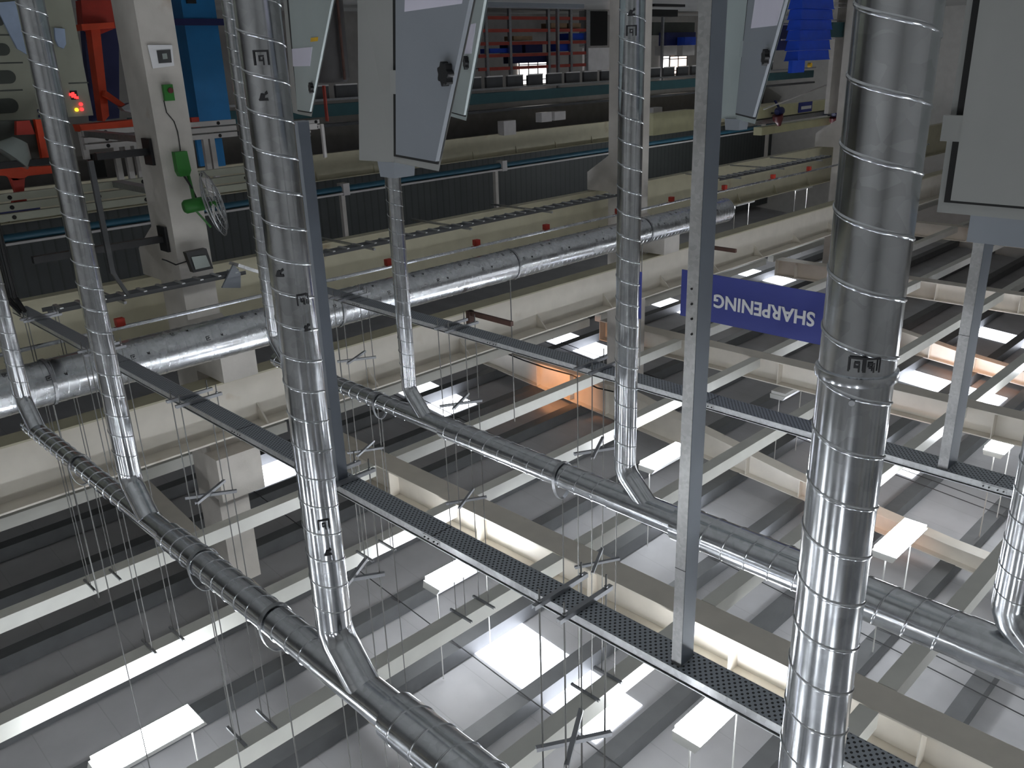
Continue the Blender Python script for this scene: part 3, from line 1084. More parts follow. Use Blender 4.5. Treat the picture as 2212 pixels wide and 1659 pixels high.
def cabinet(Lpx, Kpx, Rpx, L0, K0, R0, label, mats=('cab_grey', 'cab_door'), knob=None, note=None, back=.42, boxw=.13, hinges=(), slots=(), foot=None, sticker=None):
    """tapered control cabinet. *px: top corners in the photograph, *0: the same edges where they leave it"""
    ZC = .45
    Lt, Kt, Rt = (atz(*q, ZC) for q in (Lpx, Kpx, Rpx))

    def vert(q0, a, b):              # point seen at q0 in the upright plane through a and b
        n = Vector((-(b.y - a.y), b.x - a.x, 0))
        d = ray(*q0)
        return d * (n.dot(a) / n.dot(d))
    Lb, Kb, Rb = vert(L0, Lt, Kt), vert(K0, Kt, Rt), vert(R0, Kt, Rt)
    zb = ZC - (ZC - Rb.z) * 1.45
    def ext(t, b):
        return lerp(t, b, (t.z - (zb)) / max(t.z - b.z, .01))
    Lb, Kb, Rb = ext(Lt, Lb), ext(Kt, Kb), ext(Rt, Rb)
    view = Vector((Kt.x, Kt.y, 0)).normalized()
    bk = view * back
    root = thing('control_cabinet', label, 'cabinet', (Kt.x, Kt.y, FL), 'grey control cabinets')

    def ring(l, k_, r, z):
        return [Vector((l.x, l.y, z)), Vector((k_.x, k_.y, z)), Vector((r.x, r.y, z)), Vector((r.x + bk.x * .8, r.y + bk.y * .8, z)), Vector((l.x + bk.x, l.y + bk.y, z))]
    MB().loft(ring(Lb, Kb, Rb, FL), ring(Lb, Kb, Rb, zb), ring(Lt, Kt, Rt, ZC)).build('body', mats[0], root)
    # door slab in front of the face from K to R
    n = Vector((Kt.y - Rt.y, Rt.x - Kt.x, 0)).normalized()
    if n.dot(view) > 0:
        n = -n
    def D(s, z, off):
        t = (ZC - z) / (ZC - zb)
        a, b = lerp(Kt, Kb, t), lerp(Rt, Rb, t)
        p = lerp(a, b, s)
        return Vector((p.x, p.y, z)) + n * off
    g = MB()
    q = [D(.015, ZC - .03, .001), D(.97, ZC - .03, .001), D(.97, zb, .001), D(.015, zb, .001)]
    g.prism(q, n * .008)
    g.build('gasket', 'rubber', root)
    g = MB()
    q = [D(.15, ZC - .045, .009), D(1.0, ZC - .045, .009), D(1.0, zb, .009), D(.10, zb, .009)]
    g.prism(q, n * .018)
    door = g.build('door', mats[1], root)
    for z in hinges:
        MB().prism([D(.0, z - .05, .0), D(.16, z - .05, .0), D(.16, z + .05, .0), D(.0, z + .05, .0)], n * .022).build('hinge', mats[0], root)
    if knob:
        c = D(knob[0], knob[1], .035)
        m = MB()
        t1 = n.cross(Vector((0, 0, 1))).normalized()
        ring1 = [c + (t1 * math.cos(t) + Vector((0, 0, 1)) * math.sin(t)) * (.042 + .006 * math.cos(7 * t)) for t in [2 * math.pi * j / 42 for j in range(42)]]
        m.loft([p - n * .008 for p in ring1], [p + n * .02 for p in ring1])
        m.build('knob', 'black_plastic', door)
    if note:
        s0, s1, z0, z1 = note
        MB().prism([D(s0, z0, .0275), D(s1, z0, .0275), D(s1, z1, .0275), D(s0, z1, .0275)], n * .002).build('paper_note', 'paper', door)
    if sticker:
        s0, s1, z0, z1 = sticker
        MB().prism([D(s0, z0, .0275), D(s1, z0, .0275), D(s1, z1, .0275), D(s0, z1, .0275)], n * .002).build('sticker', 'yellow', door)
    # cable entry box on the roof of the cabinet
    if boxw:
        c = lerp(Kt, lerp(Lt, Rt, .5), .5) + view * (back * .38)
        w = boxw
        m = MB()
        m.loft([(c.x - w * .55, c.y - w * .5, ZC), (c.x + w * .45, c.y - w * .5, ZC), (c.x + w * .45, c.y + w * .5, ZC), (c.x - w * .55, c.y + w * .5, ZC)],
               [(c.x - w * .5, c.y - w * .45, ZC + .075), (c.x + w * .4, c.y - w * .45, ZC + .075), (c.x + w * .4, c.y + w * .45, ZC + .075), (c.x - w * .5, c.y + w * .45, ZC + .075)])
        m.build('cable_entry_box', 'cab_door', root)
    return root


cabinet((776, 346), (853, 351), (948, 370), (772, 0), (850, 0), (1021, 33), 'large grey control cabinet in the middle with a black knob and paper note',
        knob=(.93, .055), note=(.24, .93, -.19, -.6), hinges=(.09,), boxw=.13)
cabinet((632, 243), (645, 247), (673, 252), (612, 0), (620, 0), (724, 0), 'pale control cabinet with blank paper beside the stamped duct', ('cab_grey', 'cab_pale'),
        knob=(.93, .2), note=(.1, .72, .02, -.13), boxw=.0, sticker=(.66, .85, -.17, -.2))
cabinet((960, 247), (966, 249), (1007, 261), (940, 0), (948, 0), (1055, 0), 'pale control cabinet tucked behind the large middle one', ('cab_pale', 'cab_pale'),
        knob=(.86, .03), note=(.45, .92, -.03, -.22), boxw=.0)
cabinet((1552, 256), (1590, 257), (1631, 268), (1546, 0), (1616, 0), (1707, 0), 'pale grey control cabinet right of the tall zinc post', ('cab_pale', 'cab_door'),
        knob=(.95, .05), note=(.3, .97, -.12, -.5), boxw=.12, hinges=(.0,))
# right-hand cabinet, seen square on
z_ = .45
e0, e1 = atz(2028, 455, z_), atz(2212, 470, z_)
ey = (e0.y + e1.y) / 2
root = thing('control_cabinet', 'big plain grey cabinet filling the top right corner', 'cabinet', (.5, ey + .3, FL), 'grey control cabinets')
MB().box((.05, ey + .035, FL), (e0.x + .02, ey + .45, z_ + .012)).build('body', 'cab_grey', root)
MB().box((.08, ey + .022, FL + .1), (e0.x - .0, ey + .034, z_ - .02)).build('gasket', 'rubber', root)
d_ = MB().box((.06, ey, FL + .1), (e0.x - .025, ey + .021, z_ - .03)).build('door', 'cab_grey', root)
MB().box((e0.x - .03, ey + .01, .19), (e0.x + .03, ey + .04, .26)).build('hinge', 'cab_grey', root)
q = aty(2112, 490, ey + .2)
MB().box((.2, ey + .12, z_ + .012), (q.x, ey + .35, z_ + .105)).build('cable_entry_box', 'cab_door', root)

# ------------------------------------------------------------------ background, far side of the hall
def slab(u0, v0, u1, v1, x, depth, mat, name, root=None, label=None, cat=None, group=None, kind=None):
    a, b = atx(u0, v0, x), atx(u1, v1, x)
    a.z, b.z = max(a.z, FL), max(b.z, FL)
    m = MB().box((x, a.y, a.z), (x + depth, b.y, b.z))
    o = m.build(name, mat, root, base=None if root is not None else (x, (a.y + b.y) / 2, min(a.z, b.z)))
    if label:
        tag(o, label, cat, group, kind)
    return o


def ypipe(u0, v0, u1, v1, x, r, mat, name, label=None, cat='pipe', root=None, n=10):
    a, b = atx(u0, v0, x), atx(u1, v1, x)
    zc = a.z
    o = MB().tube([(x, a.y, zc), (x, b.y, zc)], r, n).build(name, mat, root, True, base=None if root is not None else (x, a.y, zc))
    if label:
        tag(o, label, cat)
    return o


# cable ladder in front of the dull girder
for (ua, va, ub, lb) in ((690, 545, 1325, 'cable ladder with open rungs on the dull girder, middle stretch'), (95, 668, 480, 'cable ladder section under the left column corbel'),
                         (1545, 385, 1790, 'far cable ladder stretch right of the tall zinc post')):
    a, b = atx(ua, va, 13.1), atx(ub, 300, 13.1)
    z = a.z
    root = thing('cable_ladder', lb, 'cable ladder', (13.1, a.y, z), 'cable ladders')
    for dx in (0, .24):
        MB().box((12.95 + dx, a.y, z), (12.965 + dx, b.y, z + .06)).build('side_rail', 'dark_steel', root)
    yy = a.y + .15
    k = 0
    while yy < b.y:
        MB().box((12.90, yy, z - .02), (13.2, yy + .05, z - .001)).build('rung', 'tray_side', root)
        if k % 8 == 3:
            MB().box((12.95, yy, z + .09), (14.88, yy + .04, z + .13)).build('support_arm', 'strut', root)
        yy += .3
        k += 1
# sprinkler pipe with red clamps above the thick duct
pa = atx(1100, 517, 12.55)
root = thing('sprinkler_pipe', 'thin bright pipe with red clamps running along the thick level duct', 'pipe', (12.55, pa.y, pa.z))
MB().tube([(12.55, -9, pa.z), (12.55, 34, pa.z)], .03, 8).build('pipe', 'duct_far', root, True)
for u, v in ((262, 712), (840, 578), (1030, 541), (1180, 505), (1335, 465), (1450, 440), (1564, 420), (1668, 405), (1745, 392)):
    p = atx(u, v, 12.55)
    MB().box((12.5, p.y - .06, pa.z - .14), (12.6, p.y + .06, pa.z - .03)).build('clamp', 'red', root)

# blue pipe with pale strip along the far girder
for (r1, r2, mat, nm, lb) in ((6.35, 6.1, 'pipe_blue', 'blue_pipe', 'blue pipe running along the far girder above the dark cladding'),):
    pz = 24.2 / 6.3
    root = thing(nm, lb, 'pipe', (24.2, 10, pz))
    MB().tube([(24.2, -9, pz), (24.2, 44, pz)], .10, 14).build('pipe', mat, root, True)
    MB().box((24.05, -9, pz + .11), (24.25, 44, pz + .17)).build('pale_ledge', 'rail_white', root)
    for u in (745, 1089, 1640):
        p = atx(u, 400, 24.1)
        MB().box((24.02, p.y - .12, pz - .18), (24.38, p.y + .12, pz + .2)).build('bracket', 'rail_white', root)
for u, lb in ((742, 'left of the middle cabinet duct'), (1075, 'right of the middle cabinet duct'), (1650, 'right of the tall zinc post')):
    p = atx(u, 430, 24.45)
    o = MB().box((24.45, p.y - .07, pz + .2), (24.6, p.y + .07, 6.2)).build('wall_post', 'concrete_white', base=(24.5, p.y, pz + .2))
    tag(o, 'thin pale post on the dark cladding ' + lb, 'post')

# conveyor line with hanging frames (teal) at eye height
root = thing('conveyor', 'dark teal overhead conveyor line with grey hangers along the back', 'conveyor', (22.5, 14, 22.5 / 24))
za = atx(1200, 198, 22.5).z
MB().box((22.4, 9, za - .12), (22.7, 44, za + .22)).build('beam', 'teal_dark', root)
MB().box((22.3, 9, za + .42), (22.6, 44, za + .5)).build('lower_rail', 'dark_steel', root)
MB().box((22.3, 9, za - .28), (22.36, 44, za - .22)).build('upper_rail', 'strut', root)
for yy in (12.2, 18.6, 25., 31.4, 37.8):
    MB().box((22.75, yy, FL), (22.85, yy + .1, za + .2)).build('leg', 'strut', root)
y = 13.
while y < 40:
    MB().box((22.35, y, za - .62), (22.45, y + .75, za - .28)).build('carrier', 'dark_steel', root)
    MB().box((22.33, y, za - .66), (22.37, y + .75, za - .62)).build('carrier_edge', 'rail_white', root)
    y += 1.0

# shelving with red beams
X = 23.6
root = thing('storage_rack', 'tall storage rack with red shelf beams and grey uprights', 'rack', (X, 20, FL))
for (va, vb) in ((34, 43), (61, 69), (88, 96), (113, 121), (140, 148)):
    a, b = atx(1035, va, X), atx(1270, vb, X)
    zc = (a.z + b.z) / 2
    MB().box((X, a.y, zc - .05), (X + .06, b.y, zc + .06)).build('shelf_beam', 'red_rail', root)
    MB().box((X + .06, a.y, zc - .03), (X + 1.0, b.y, zc - .01)).build('shelf', 'dark_steel', root)
for u in (1052, 1103, 1186, 1234, 1268):
    p = atx(u, 100, X)
    MB().box((X - .02, p.y - .06, FL), (X + .08, p.y + .06, 1.0)).build('upright', 'strut', root)
for i, (u0, v0, u1, v1, mat, w) in enumerate(((1058, 105, 1097, 114, 'crate_blue', 'long'), (1100, 96, 1128, 114, 'navy', 'dark'), (1135, 96, 1172, 113, 'navy', 'dark square'), (1205, 95, 1237, 110, 'crate_blue', 'bright'),
                                              (1228, 72, 1262, 86, 'crate_blue', 'small'), (1232, 50, 1255, 61, 'wood_box', 'brown'), (1108, 122, 1186, 134, 'navy', 'wide low'),
                                              (1190, 50, 1225, 61, 'wood_box', 'pale brown'), (1110, 78, 1150, 87, 'wood_box', 'dim brown'))):
    slab(u0, v0, u1, v1, X + .15, .5, mat, 'storage_box', label='%s %s box on the red shelving, %s' % (w, 'blue' if mat != 'wood_box' else 'cardboard', ['under the fourth beam at left', 'beside the long one', 'in the middle bay', 'in the right bay', 'one shelf lower at right', 'at the right end', 'above the bright window', 'next to the brown one', 'in the middle of the third shelf'][i]), cat='box', group='boxes on the red shelving')

# bright openings in the back wall
def opening(u0, v0, u1, v1, mat, bars):
    global wn
    x = 26.24
    a, b = atx(u0, v0, x), atx(u1, v1, x)
    root = struct('window_%d' % wn, MB().box((x, a.y, a.z), (x + .03, b.y, b.z)), mat)
    wn += 1
    m = MB()
    for i in range(bars + 1):
        y = a.y + (b.y - a.y) * i / bars
        m.box((x - .04, y - .02, a.z), (x - .005, y + .02, b.z))
    for f in (.0, .15, .8, 1.):
        z = a.z + (b.z - a.z) * f
        m.box((x - .04, a.y, z - .02), (x - .005, b.y, z + .02))
    m.build('window_bars', 'dark_steel', root)['kind'] = 'structure'


opening(1120, 133, 1181, 180, 'window_white', 3)
opening(1308, 155, 1326, 168, 'window_white', 1)
opening(1318, 106, 1326, 155, 'window_warm', 1)
opening(1430, 121, 1445, 161, 'window_white', 1)
opening(1445, 122, 1482, 158, 'window_warm', 2)
# grey board and dark opening right of the rack
slab(1270, 104, 1318, 150, 24.5, .3, 'rail_white', 'control_board', label='pale switch panel with rows of buttons right of the red shelving', cat='panel')
slab(1263, -200, 1275, 100, 24, .3, 'strut', 'steel_post', label='grey steel upright at the right end of the shelving', cat='post')
slab(1275, -200, 1312, 98, 24.2, .3, 'rubber', 'roller_door', label='dark door opening beside the end of the shelving', cat='door')
slab(1040, -200, 1262, 18, 21.0, .4, 'cab_door', 'steel_screen', label='grey blue sheet screen at the top above the red shelving', cat='screen')
# screen and boxes right of post
slab(1416, -60, 1480, 15, 20, .2, 'black_plastic', 'monitor', label='black monitor screen at the top left of the tall zinc post', cat='monitor')
slab(1408, 20, 1464, 36, 20, .3, 'rubber', 'black_case', label='black case below the monitor at the top', cat='case')
for (u0, v0, u1, v1, mat, nm, lb) in ((1412, 48, 1500, 75, 'machine_dark', 'dark_bin', 'dim grey storage bin by the warm window'), (1440, 70, 1502, 97, 'navy', 'navy_bin', 'navy storage bin by the warm window'),
                                      (1432, 99, 1462, 119, 'rail_white', 'white_crate', 'white crate left above the warm window'), (1475, 98, 1500, 119, 'rail_white', 'white_crate', 'white crate right above the warm window'),
                                      (1480, 80, 1503, 97, 'crate_blue', 'blue_bin', 'small bright blue bin by the zinc post')):
    slab(u0, v0, u1, v1, {'dark_bin': 24.2, 'navy_bin': 23.7, 'blue_bin': 23.2}.get(nm, 23.0), .4, mat, nm, label=lb, cat='bin')

# stack of blue crates
X = 13.2
root = None
nm = ['topmost', 'second from top', 'third from top', 'fourth from top', 'fifth from top', 'sixth from top', 'seventh from top', 'eighth from top', 'ninth from top']
zt0 = atx(1745, 131, X).z
dzc = (atx(1745, 131, X).z - atx(1745, 8.5, X).z) / 5.45
ya0, yb0 = atx(1724, 131, X).y, atx(1791, 131, X).y
for i in range(8):
    z1 = zt0 - dzc * i
    z0 = z1 - dzc + .004
    y0, y1 = ya0, yb0
    r = thing('plastic_crate', 'bright blue plastic crate, %s of the tall stack' % nm[i], 'crate', (X, y0, z0), 'stacked blue crates')
    m = MB()
    m.loft([(X + .04, y0 + .03, z0), (X + .4, y0 + .03, z0), (X + .4, y1 - .03, z0), (X + .04, y1 - .03, z0)],
           [(X, y0, z1 - .03), (X + .44, y0, z1 - .03), (X + .44, y1, z1 - .03), (X, y1, z1 - .03)])
    m.build('tub', 'crate_blue', r)
    MB().box((X - .012, y0 - .012, z1 - .03), (X + .45, y1 + .012, z1 - .004)).build('rim', 'crate_blue', r)
p = atx(1757, 140, X)
slab(1712, 131, 1737, 156, X, .12, 'crate_blue', 'plastic_crate', label='half tipped blue crate under the stack beside the yellow cap', cat='crate')
o = MB().disc((X, p.y - .22, p.z), (1, 0, 0), .065, .1, 20).build('yellow_cap', 'yellow', base=(X, p.y, p.z))
tag(o, 'small round yellow cap beside the blue crate stack', 'cap')
# racking left and right of crates
root = thing('tool_rack', 'pale metal rack behind the stack of blue crates', 'rack', (14, 24, 0))
for v in (2, 12, 42, 86, 53):
    a = atx(1690, v, 14.5)
    b = atx(1835, v, 14.5)
    MB().box((14.5, a.y, a.z - .02), (14.55, b.y, a.z + .02)).build('bar', 'rail_white', root)
for (u0, u1) in ((1812, 1832),):
    a, b = atx(u0, 0, 14.6), atx(u1, 240, 14.6)
    MB().box((14.6, a.y, a.z - .3), (14.75, b.y, b.z)).build('upright', 'concrete_white', root)
slab(1800, 48, 1822, 80, 14.3, .2, 'teal_dark', 'teal_bag', label='dark teal bag hanging right of the blue crates', cat='bag')
slab(1688, 50, 1702, 108, 14.6, .2, 'navy', 'navy_sheet', label='narrow navy sheet hanging left of the blue crates', cat='sheet')

# overhead travelling crane with hoists
X = 17.5
root = thing('bridge_crane', 'pale yellow overhead crane beam with blue plate behind the middle right', 'crane', (X, 24, 1.8))
a, b = atx(1640, 232, X), atx(1812, 252, X)
MB().box((X, a.y - 1.5, atx(1730, 222, X).z), (X + .35, b.y + .6, atx(1730, 245, X).z)).build('beam', 'crane_yellow', root)
MB().box((X - .1, a.y - 1.5, atx(1730, 247, X).z), (X + .4, b.y + .6, atx(1730, 256, X).z)).build('rail', 'strut', root)
MB().box((X, a.y + .3, atx(1750, 260, X).z), (X + .35, b.y + .6, atx(1750, 276, X).z)).build('lower_beam', 'crane_yellow', root)
a, b = atx(1725, 222, X), atx(1752, 240, X)
pt = MB().box((X - .03, a.y, a.z), (X - .005, b.y, b.z)).build('blue_plate', 'sign_blue', root)
a, b = atx(1729, 230, X), atx(1750, 234, X)
MB().box((X - .045, a.y, a.z), (X - .031, b.y, b.z)).build('white_bar', 'sign_white', pt)
a, b = atx(1412, 246, X + .5), atx(1500, 281, X + .5)
MB().box((X + .5, a.y, a.z), (X + .9, b.y, b.z)).build('end_carriage', 'crane_yellow', root)
for (u, v, nm_, lb) in ((1683, 245, 'chain_hoist', 'maroon and dark blue chain hoist hanging on the crane beam'), (1805, 250, 'chain_hoist', 'second dark hoist partly hidden by the widest duct')):
    p = atx(u, v, X - .35)
    r = thing(nm_, lb, 'hoist', p, 'chain hoists')
    MB().tube([p + Vector((0, -.18, -.05)), p + Vector((0, -.1, -.08)), p + Vector((0, .15, -.08)), p + Vector((0, .28, -.05))], [.1, .15, .15, .08], 16).build('drum', 'navy', r, True)
    MB().tube([p + Vector((0, -.1, .05)), p + Vector((0, -.05, .2)), p + Vector((0, .03, .32)), p + Vector((0, .06, .45))], [.2, .2, .12, .07], 16).build('motor', 'maroon', r, True)
    MB().bar(p + Vector((0, .1, -.1)), p + Vector((.3, .16, -.45)), .08, .05).build('arm', 'navy', r)
    MB().bar(p + Vector((0, .05, 0)), p + Vector((.36, .05, 0)), .06, .06).build('trolley', 'dark_steel', r)
# slim diagonal strut in front of the crane
o = MB().tube([atx(1650, 236, 16), atx(1826, 168, 16)], .025, 8).build('brace', 'rail_white', base=atx(1650, 236, 16))
tag(o, 'thin pale diagonal brace in front of the crane beam', 'brace')
# white moulded block on column C and its wire

# rusty angle iron on the girder near the farther tray and a second dark one
root = thing('angle_iron', 'rusty brown angle iron sticking out in front of the cream girder', 'angle iron', atx(1012, 680, 11.6))
a = atx(1012, 672, 12.3)
b = aty(1103, 692, a.y)
MB().box((b.x, a.y, a.z - .0), (a.x, a.y + .07, a.z + .09)).build('bar', 'rust', root)
MB().box((a.x - .05, a.y - .03, a.z), (a.x + .05, a.y + .1, a.z + .28)).build('bracket', 'rust', root)
a = atx(1530, 533, 12.3)
b = aty(1588, 540, a.y)
o = MB().box((b.x, a.y, a.z - .03), (a.x, a.y + .08, a.z + .06)).build('angle_iron', 'rust', base=a)
tag(o, 'short dark bar jutting right of the tall zinc post', 'angle iron')
# black cable looping on the warm rafter
pts = [aty(u, v, 17.05) for u, v in ((1090, 762), (1130, 778), (1180, 795), (1235, 810), (1290, 838), (1325, 846))]
o = MB().tube(pts, .02, 6).build('cable', 'cable_black', base=pts[0])
tag(o, 'black cable draped along the warm lit rafter', 'cable')

root = thing('cable_bundle', 'black cable bundle dropping into the far end of the nearer slotted tray', 'cables', (13.1, 3.25, FL))
for i, (dx, dy) in enumerate(((0, 0), (.05, .06), (-.04, .1), (.02, .14))):
    MB().tube([(13.15 + dx, 3.12 + dy, FL), (13.15 + dx, 3.12 + dy, 2.9), (12.95 + dx, 3.22 + dy * .5, 3.11)], .022, 8).build('cable', 'cable_black', root)
root = thing('conduit_pole', 'slim dark grey pole with angled top just right of the second slim duct', 'pole', (13.0, 4.0, FL))
pa, pb, pc = atx(196, 300, 12.7), atx(243, 590, 12.7), atx(272, 640, 12.7)
MB().box((12.67, pb.y - .035, atx(215, 345, 12.7).z), (12.73, pb.y + .035, pb.z)).build('pole', 'dark_steel', root)
MB().bar((12.7, pb.y, pb.z - .02), (12.7, pc.y + .04, pc.z), .05, .05).build('angled_brace', 'dark_steel', root)
# diagonal tray bend left of the stamped duct
root = thing('cable_ladder', 'bent zinc ladder end rising at an angle near the left column', 'cable ladder', atx(500, 620, 12.6), 'cable ladders')
a, b, c_ = atx(480, 622, 12.9), atx(505, 570, 12.9), atx(560, 588, 12.9)
MB().prism([a, atx(520, 622, 12.9), atx(520, 590, 12.9), b], (.04, 0, 0)).build('cheek', 'cab_door', root)
MB().bar(b, c_, .3, .05).build('deck', 'tray_side', root)

# ------------------------------------------------------------------ machine, upper left
X = 17.0
mc = thing('injection_machine', 'large pale green grey machine with oval windows and glowing red digits', 'machine', (X, 2, FL))
a, b = atx(-200, -250, X), atx(205, 262, X)
ztop = atx(100, 256, X).z
yr = atx(201, 245, X).y
body = MB()
yA, yB = atx(160, 0, X).y, yr
body.box((X, -4, FL), (X + 1.6, yB, ztop))
body.build('body', 'machine', mc)
for v0, v1, u1 in ((94, 120, 24), (154, 180, 37), (216, 243, 43), (30, 56, 12)):
    a, b = atx(-60, v0, X), atx(u1, v1, X)
    zc = (a.z + b.z) / 2
    hh = abs(b.z - a.z) / 2
    pts = [(X - .012, a.y, zc + hh), (X - .012, a.y, zc - hh)]
    for j in range(9):
        t = -math.pi / 2 + math.pi * j / 8
        pts.append((X - .012, b.y - hh + hh * math.cos(t), zc + hh * math.sin(t)))
    MB().prism(pts, (.01, 0, 0)).build('oval_window', 'machine_dark', mc)
for v in (76, 138, 199):
    a, b = atx(-60, v, X), atx(50, v, X)
    MB().box((X - .006, a.y, a.z - .012), (X + .001, b.y, a.z + .012)).build('panel_line', 'machine_dark', mc)
a, b = atx(148, 180, X), atx(192, 183, X)
MB().box((X - .006, a.y, a.z - .01), (X + .001, b.y, a.z + .012)).build('panel_line', 'machine_dark', mc)
a, b = atx(170, 176, X), atx(190, 181, X)
a, b = atx(80, 236, X), atx(100, 242, X)
MB().box((X - .02, a.y, a.z), (X, b.y, b.z)).build('label_plate', 'navy', mc)
a, b = atx(82, 248, X), atx(102, 253, X)
MB().box((X - .02, a.y, a.z), (X, b.y, b.z)).build('label_plate', 'navy', mc)
a, b = atx(150, 196, X), atx(169, 215, X)
disp = MB().box((X - .012, a.y, a.z), (X + .001, b.y, b.z)).build('display', 'black_plastic', mc)
m = MB()
for (du, dv) in ((152, 204), (157, 202), (161, 206), (156, 208), (162, 210), (166, 211)):
    p = atx(du, dv, X)
    m.box((X - .022, p.y - .022, p.z - .022), (X - .013, p.y + .022, p.z + .022))
m.build('glowing_digits', 'led_red', disp)
for (u, v, mt) in ((174, 225, 'led_red'), (176, 236, 'led_red'), (165, 237, 'led_yellow')):
    p = atx(u, v, X)
    MB().disc((X - .015, p.y, p.z), (1, 0, 0), .03, .03, 14).build('indicator_lamp', mt, mc)
# pale blue cloths hanging on the machine
for (poly, lb) in (([(0, 5), (62, 0), (75, 112), (60, 118), (38, 105), (22, 75), (0, 30)], 'pale blue cloth hanging over the machine at the top left corner'),
                   ([(118, 60), (140, 62), (143, 95), (138, 105), (127, 100), (120, 85)], 'small pale blue cloth end showing right of the slim left duct')):
    pts = [atx(u, v, X - .06) for u, v in poly]
    o = MB().prism(pts, (.058, 0, 0)).build('cloth', 'cloth', base=pts[0])
    tag(o, lb, 'cloth')

# red gantry press behind
X = 18.6
g = thing('press_frame', 'red steel press frame with blue panels left of the concrete column', 'machine', (X, 5, FL))
def gp(poly, x, d, mat, nm):
    MB().prism([atx(u, v, x) for u, v in poly], (d, 0, 0)).build(nm, mat, g)
gp([(160, -150), (255, -150), (258, 255), (200, 262)], X + .8, .2, 'navy', 'back_panel')
gp([(175, 0), (250, 0), (252, 60), (215, 75), (180, 60)], X + .3, .3, 'red', 'crown')
gp([(196, 60), (216, 60), (236, 250), (226, 262), (222, 262)], X + .1, .3, 'orange_red', 'upright')
gp([(176, 52), (246, 48), (248, 60), (178, 66)], X, .3, 'orange_red', 'cross_bar')
gp([(172, 270), (300, 258), (300, 275), (178, 285)], X, .4, 'orange_red', 'table')
gp([(228, 195), (280, 232), (278, 240), (226, 207)], X - .1, .15, 'orange_red', 'link')
gp([(262, 232), (282, 222), (288, 244), (270, 240)], X - .2, .2, 'strut', 'cylinder_end')
# left red carriage
X = 16.2
g2 = thing('red_carriage', 'orange red machine carriage under the left machine, with dark rail', 'machine', (X, 2.5, 0.8))
for poly, d, mat, nm in (([(-60, 262), (110, 258), (118, 345), (-60, 352)], .2, 'machine_dark', 'back_plate'),
                         ([(76, 258), (108, 258), (116, 344), (92, 344)], .25, 'orange_red', 'upright'),
                         ([(-60, 366), (117, 358), (118, 374), (60, 380), (50, 388), (30, 390), (15, 380), (-60, 378)], .3, 'orange_red', 'bed'),
                         ([(22, 385), (54, 385), (52, 420), (62, 440), (28, 440), (34, 415)], .2, 'red', 'foot'),
                         ([(36, 262), (64, 260), (76, 290), (36, 292)], .1, 'red', 'bracket')):
    MB().prism([atx(u, v, X + (0.1 if nm == 'back_plate' else -.1)) for u, v in poly], (d if nm == 'back_plate' else .12, 0, 0)).build(nm, mat, g2)
a, b = atx(-80, 352, X - .4), atx(120, 346, X - .4)
MB().bar((X - .4, a.y, b.z), (X - .4, b.y, b.z), .14, .1).build('rail', 'black_plastic', g2)
p = atx(22, 340, X - .3)
MB().tube([p, p + Vector((0, .1, -.1)), p + Vector((0, .2, -.25))], [.3, .26, .12], 16).build('plastic_hopper', 'lens_grey', g2, True)
slab(0, 452, 90, 463, 16.6, .2, 'navy', 'blue_bar', label='dark blue horizontal bar below the red carriage at the left edge', cat='bar')

# blue machine panel right of the column
X = 19.5
bp_ = thing('blue_machine', 'tall bright blue machine panel right of the concrete column', 'machine', (X, 9, FL))
a, b = atx(360, -200, X), atx(500, 262, X)
MB().box((X, a.y, FL), (X + 1.5, b.y, atx(450, 264, X).z)).build('panel', 'blue', bp_)
a, b = atx(360, 40, X), atx(500, 55, X)
MB().box((X - .05, a.y, a.z), (X, b.y, b.z)).build('dark_band', 'navy', bp_)
a, b = atx(395, -40, X), atx(422, 8, X)
MB().box((X - .06, a.y, a.z), (X, b.y, b.z)).build('vent', 'black_plastic', bp_)
a, b = atx(413, 254, X - .1), atx(433, 275, X - .1)
MB().box((X - .1, a.y, a.z), (X, b.y, b.z)).build('red_block', 'red', bp_)
for (u0, u1) in ((424, 450), (460, 488)):
    a, b = atx(u0, 300, X + .3), atx(u1, 358, X + .3)
    MB().box((X + .3, a.y, a.z), (X + .4, b.y, b.z)).build('blue_leg', 'blue', bp_)

# white perforated rails along y
def railset(v0, us, x, n, step, label, mat='rail_white', h=.75):
    r = thing('perforated_rail', label, 'rail', (x, atx(us[0], v0, x).y, atx(us[0], v0, x).z), 'perforated rails')
    y0, y1 = atx(us[0], v0, x).y, atx(us[1], v0, x).y
    z = atx(us[0], v0, x).z
    for i in range(n):
        zz = z + i * step
        MB().box((x, y0, zz), (x + .1, y1, zz + step * h)).build('rail', mat, r)
        m = MB()
        yy = y0 + .4
        while yy < y1:
            m.disc((x - .004, yy, zz + step * .4), (1, 0, 0), .035, .01, 10)
            yy += 1.1 + .3 * (i % 2)
        m.build('holes', 'rubber', r)
    if us[0] < 400:
        MB().box((14.2, 5.85, z), (x, 6.05, z + .1)).build('wall_bracket', 'strut', r)
    return r


wr = railset(283, (178, 512), 16.8, 3, .12, 'bright white perforated rails beside the concrete column')
railset(425, (-40, 560), 15.9, 3, .16, 'dim grey perforated rails low behind the concrete column', 'machine')
railset(262, (645, 690), 15.9, 2, .1, 'short white perforated rail under the pale cabinet')
for i, (u, v0, v1) in enumerate(((176, 285, 345), (268, 290, 420), (245, 300, 420), (290, 300, 420), (452, 275, 395), (440, 290, 380))):
    a, b = atx(u, v0, 16.95), atx(u, v1, 16.95)
    MB().box((16.9, a.y - .05, a.z), (17.0, a.y + .05, b.z)).build('leg', 'rail_white', wr)
slab(200, 335, 232, 382, 16.82, .3, 'rubber', 'dark_box', label='black box below the white rails left of the column', cat='box')
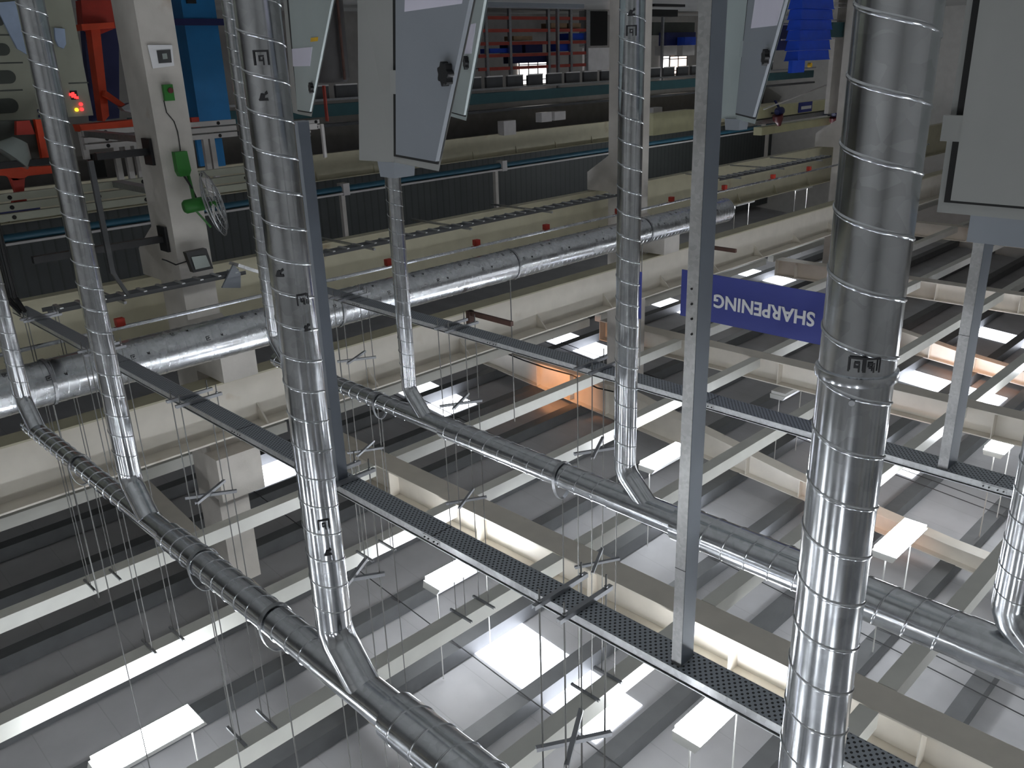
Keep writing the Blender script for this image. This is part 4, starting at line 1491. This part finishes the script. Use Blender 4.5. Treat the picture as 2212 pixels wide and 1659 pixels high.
# spring like stack under pale cabinet
root = thing('coil_stack', 'white plate stack with ringed coil beside the pale cabinet foot', 'fixture', atx(660, 300, 14))
for i in range(6):
    p = atx(659, 285 + i * 8, 14.0)
    MB().disc(p, (0, 0, 1), .1, .03, 16).build('ring', 'rail_white', root)
a, b = atx(647, 270, 14), atx(686, 279, 14)
MB().box((14, a.y, a.z), (14.1, b.y, b.z)).build('top_plate', 'rail_white', root)
a, b = atx(665, 279, 14.15), atx(675, 335, 14.15)
MB().box((14.15, a.y, a.z), (14.2, b.y, b.z)).build('back_plate', 'machine', root)
a, b = atx(694, 268, 14.2), atx(707, 340, 14.2)
MB().box((14.2, a.y, a.z), (14.25, b.y, b.z)).build('upright', 'rail_white', root)
# dark tank between the cabinets
r = thing('tank', 'dark cylindrical tank between the pale and the large middle cabinet', 'tank', atx(735, 100, 16))
p, q = atx(738, -80, 16), atx(738, 178, 16)
MB().tube([(16.6, q.y, p.z - 1), (16.6, q.y, q.z - .1), (16.6, q.y, q.z)], [.52, .52, .45], 32).build('shell', 'dark_column', r, True)
MB().tube([(16.02, q.y + .1, p.z - 1), (16.02, q.y + .1, q.z - .05)], .03, 8).build('pipe', 'rust', r)
slab(703, 185, 708, 262, 16, .08, 'red_rail', 'red_post', label='thin dark red post right of the pale cabinet', cat='post')
for u in (1090,):
    slab(1088, 262, 1115, 290, 24.55, .34, 'rail_white', 'junction_box', label='small white box on the far girder right of the middle cabinet', cat='box')
slab(1170, 244, 1192, 262, 22.38, .3, 'rail_white', 'junction_box', label='left of two small white boxes on the conveyor', cat='box')
slab(1198, 242, 1222, 258, 22.38, .3, 'rail_white', 'junction_box', label='right of two small white boxes on the conveyor', cat='box')
slab(1412, 233, 1430, 254, 18.4, .3, 'rail_white', 'junction_box', label='white box on the crane runway right of the slim pale post', cat='box')
slab(1995, 90, 2048, 90 + 50, 22, .3, 'crane_yellow', 'wall_panel', label='cream wall panel between the widest duct and the right cabinet, lower', cat='panel')
slab(2010, 185, 2060, 215, 22, .3, 'machine', 'wall_panel', label='pale green wall panel between the widest duct and the right cabinet', cat='panel')

# lift everything so that the floor lies at z = 0
for o in list(bpy.context.scene.objects):
    if o.parent is None:
        o.location.z += EYE
for me in bpy.data.meshes:
    if any(p.use_smooth for p in me.polygons):
        try:
            me.set_sharp_from_angle(angle=math.radians(42))
        except Exception:
            pass
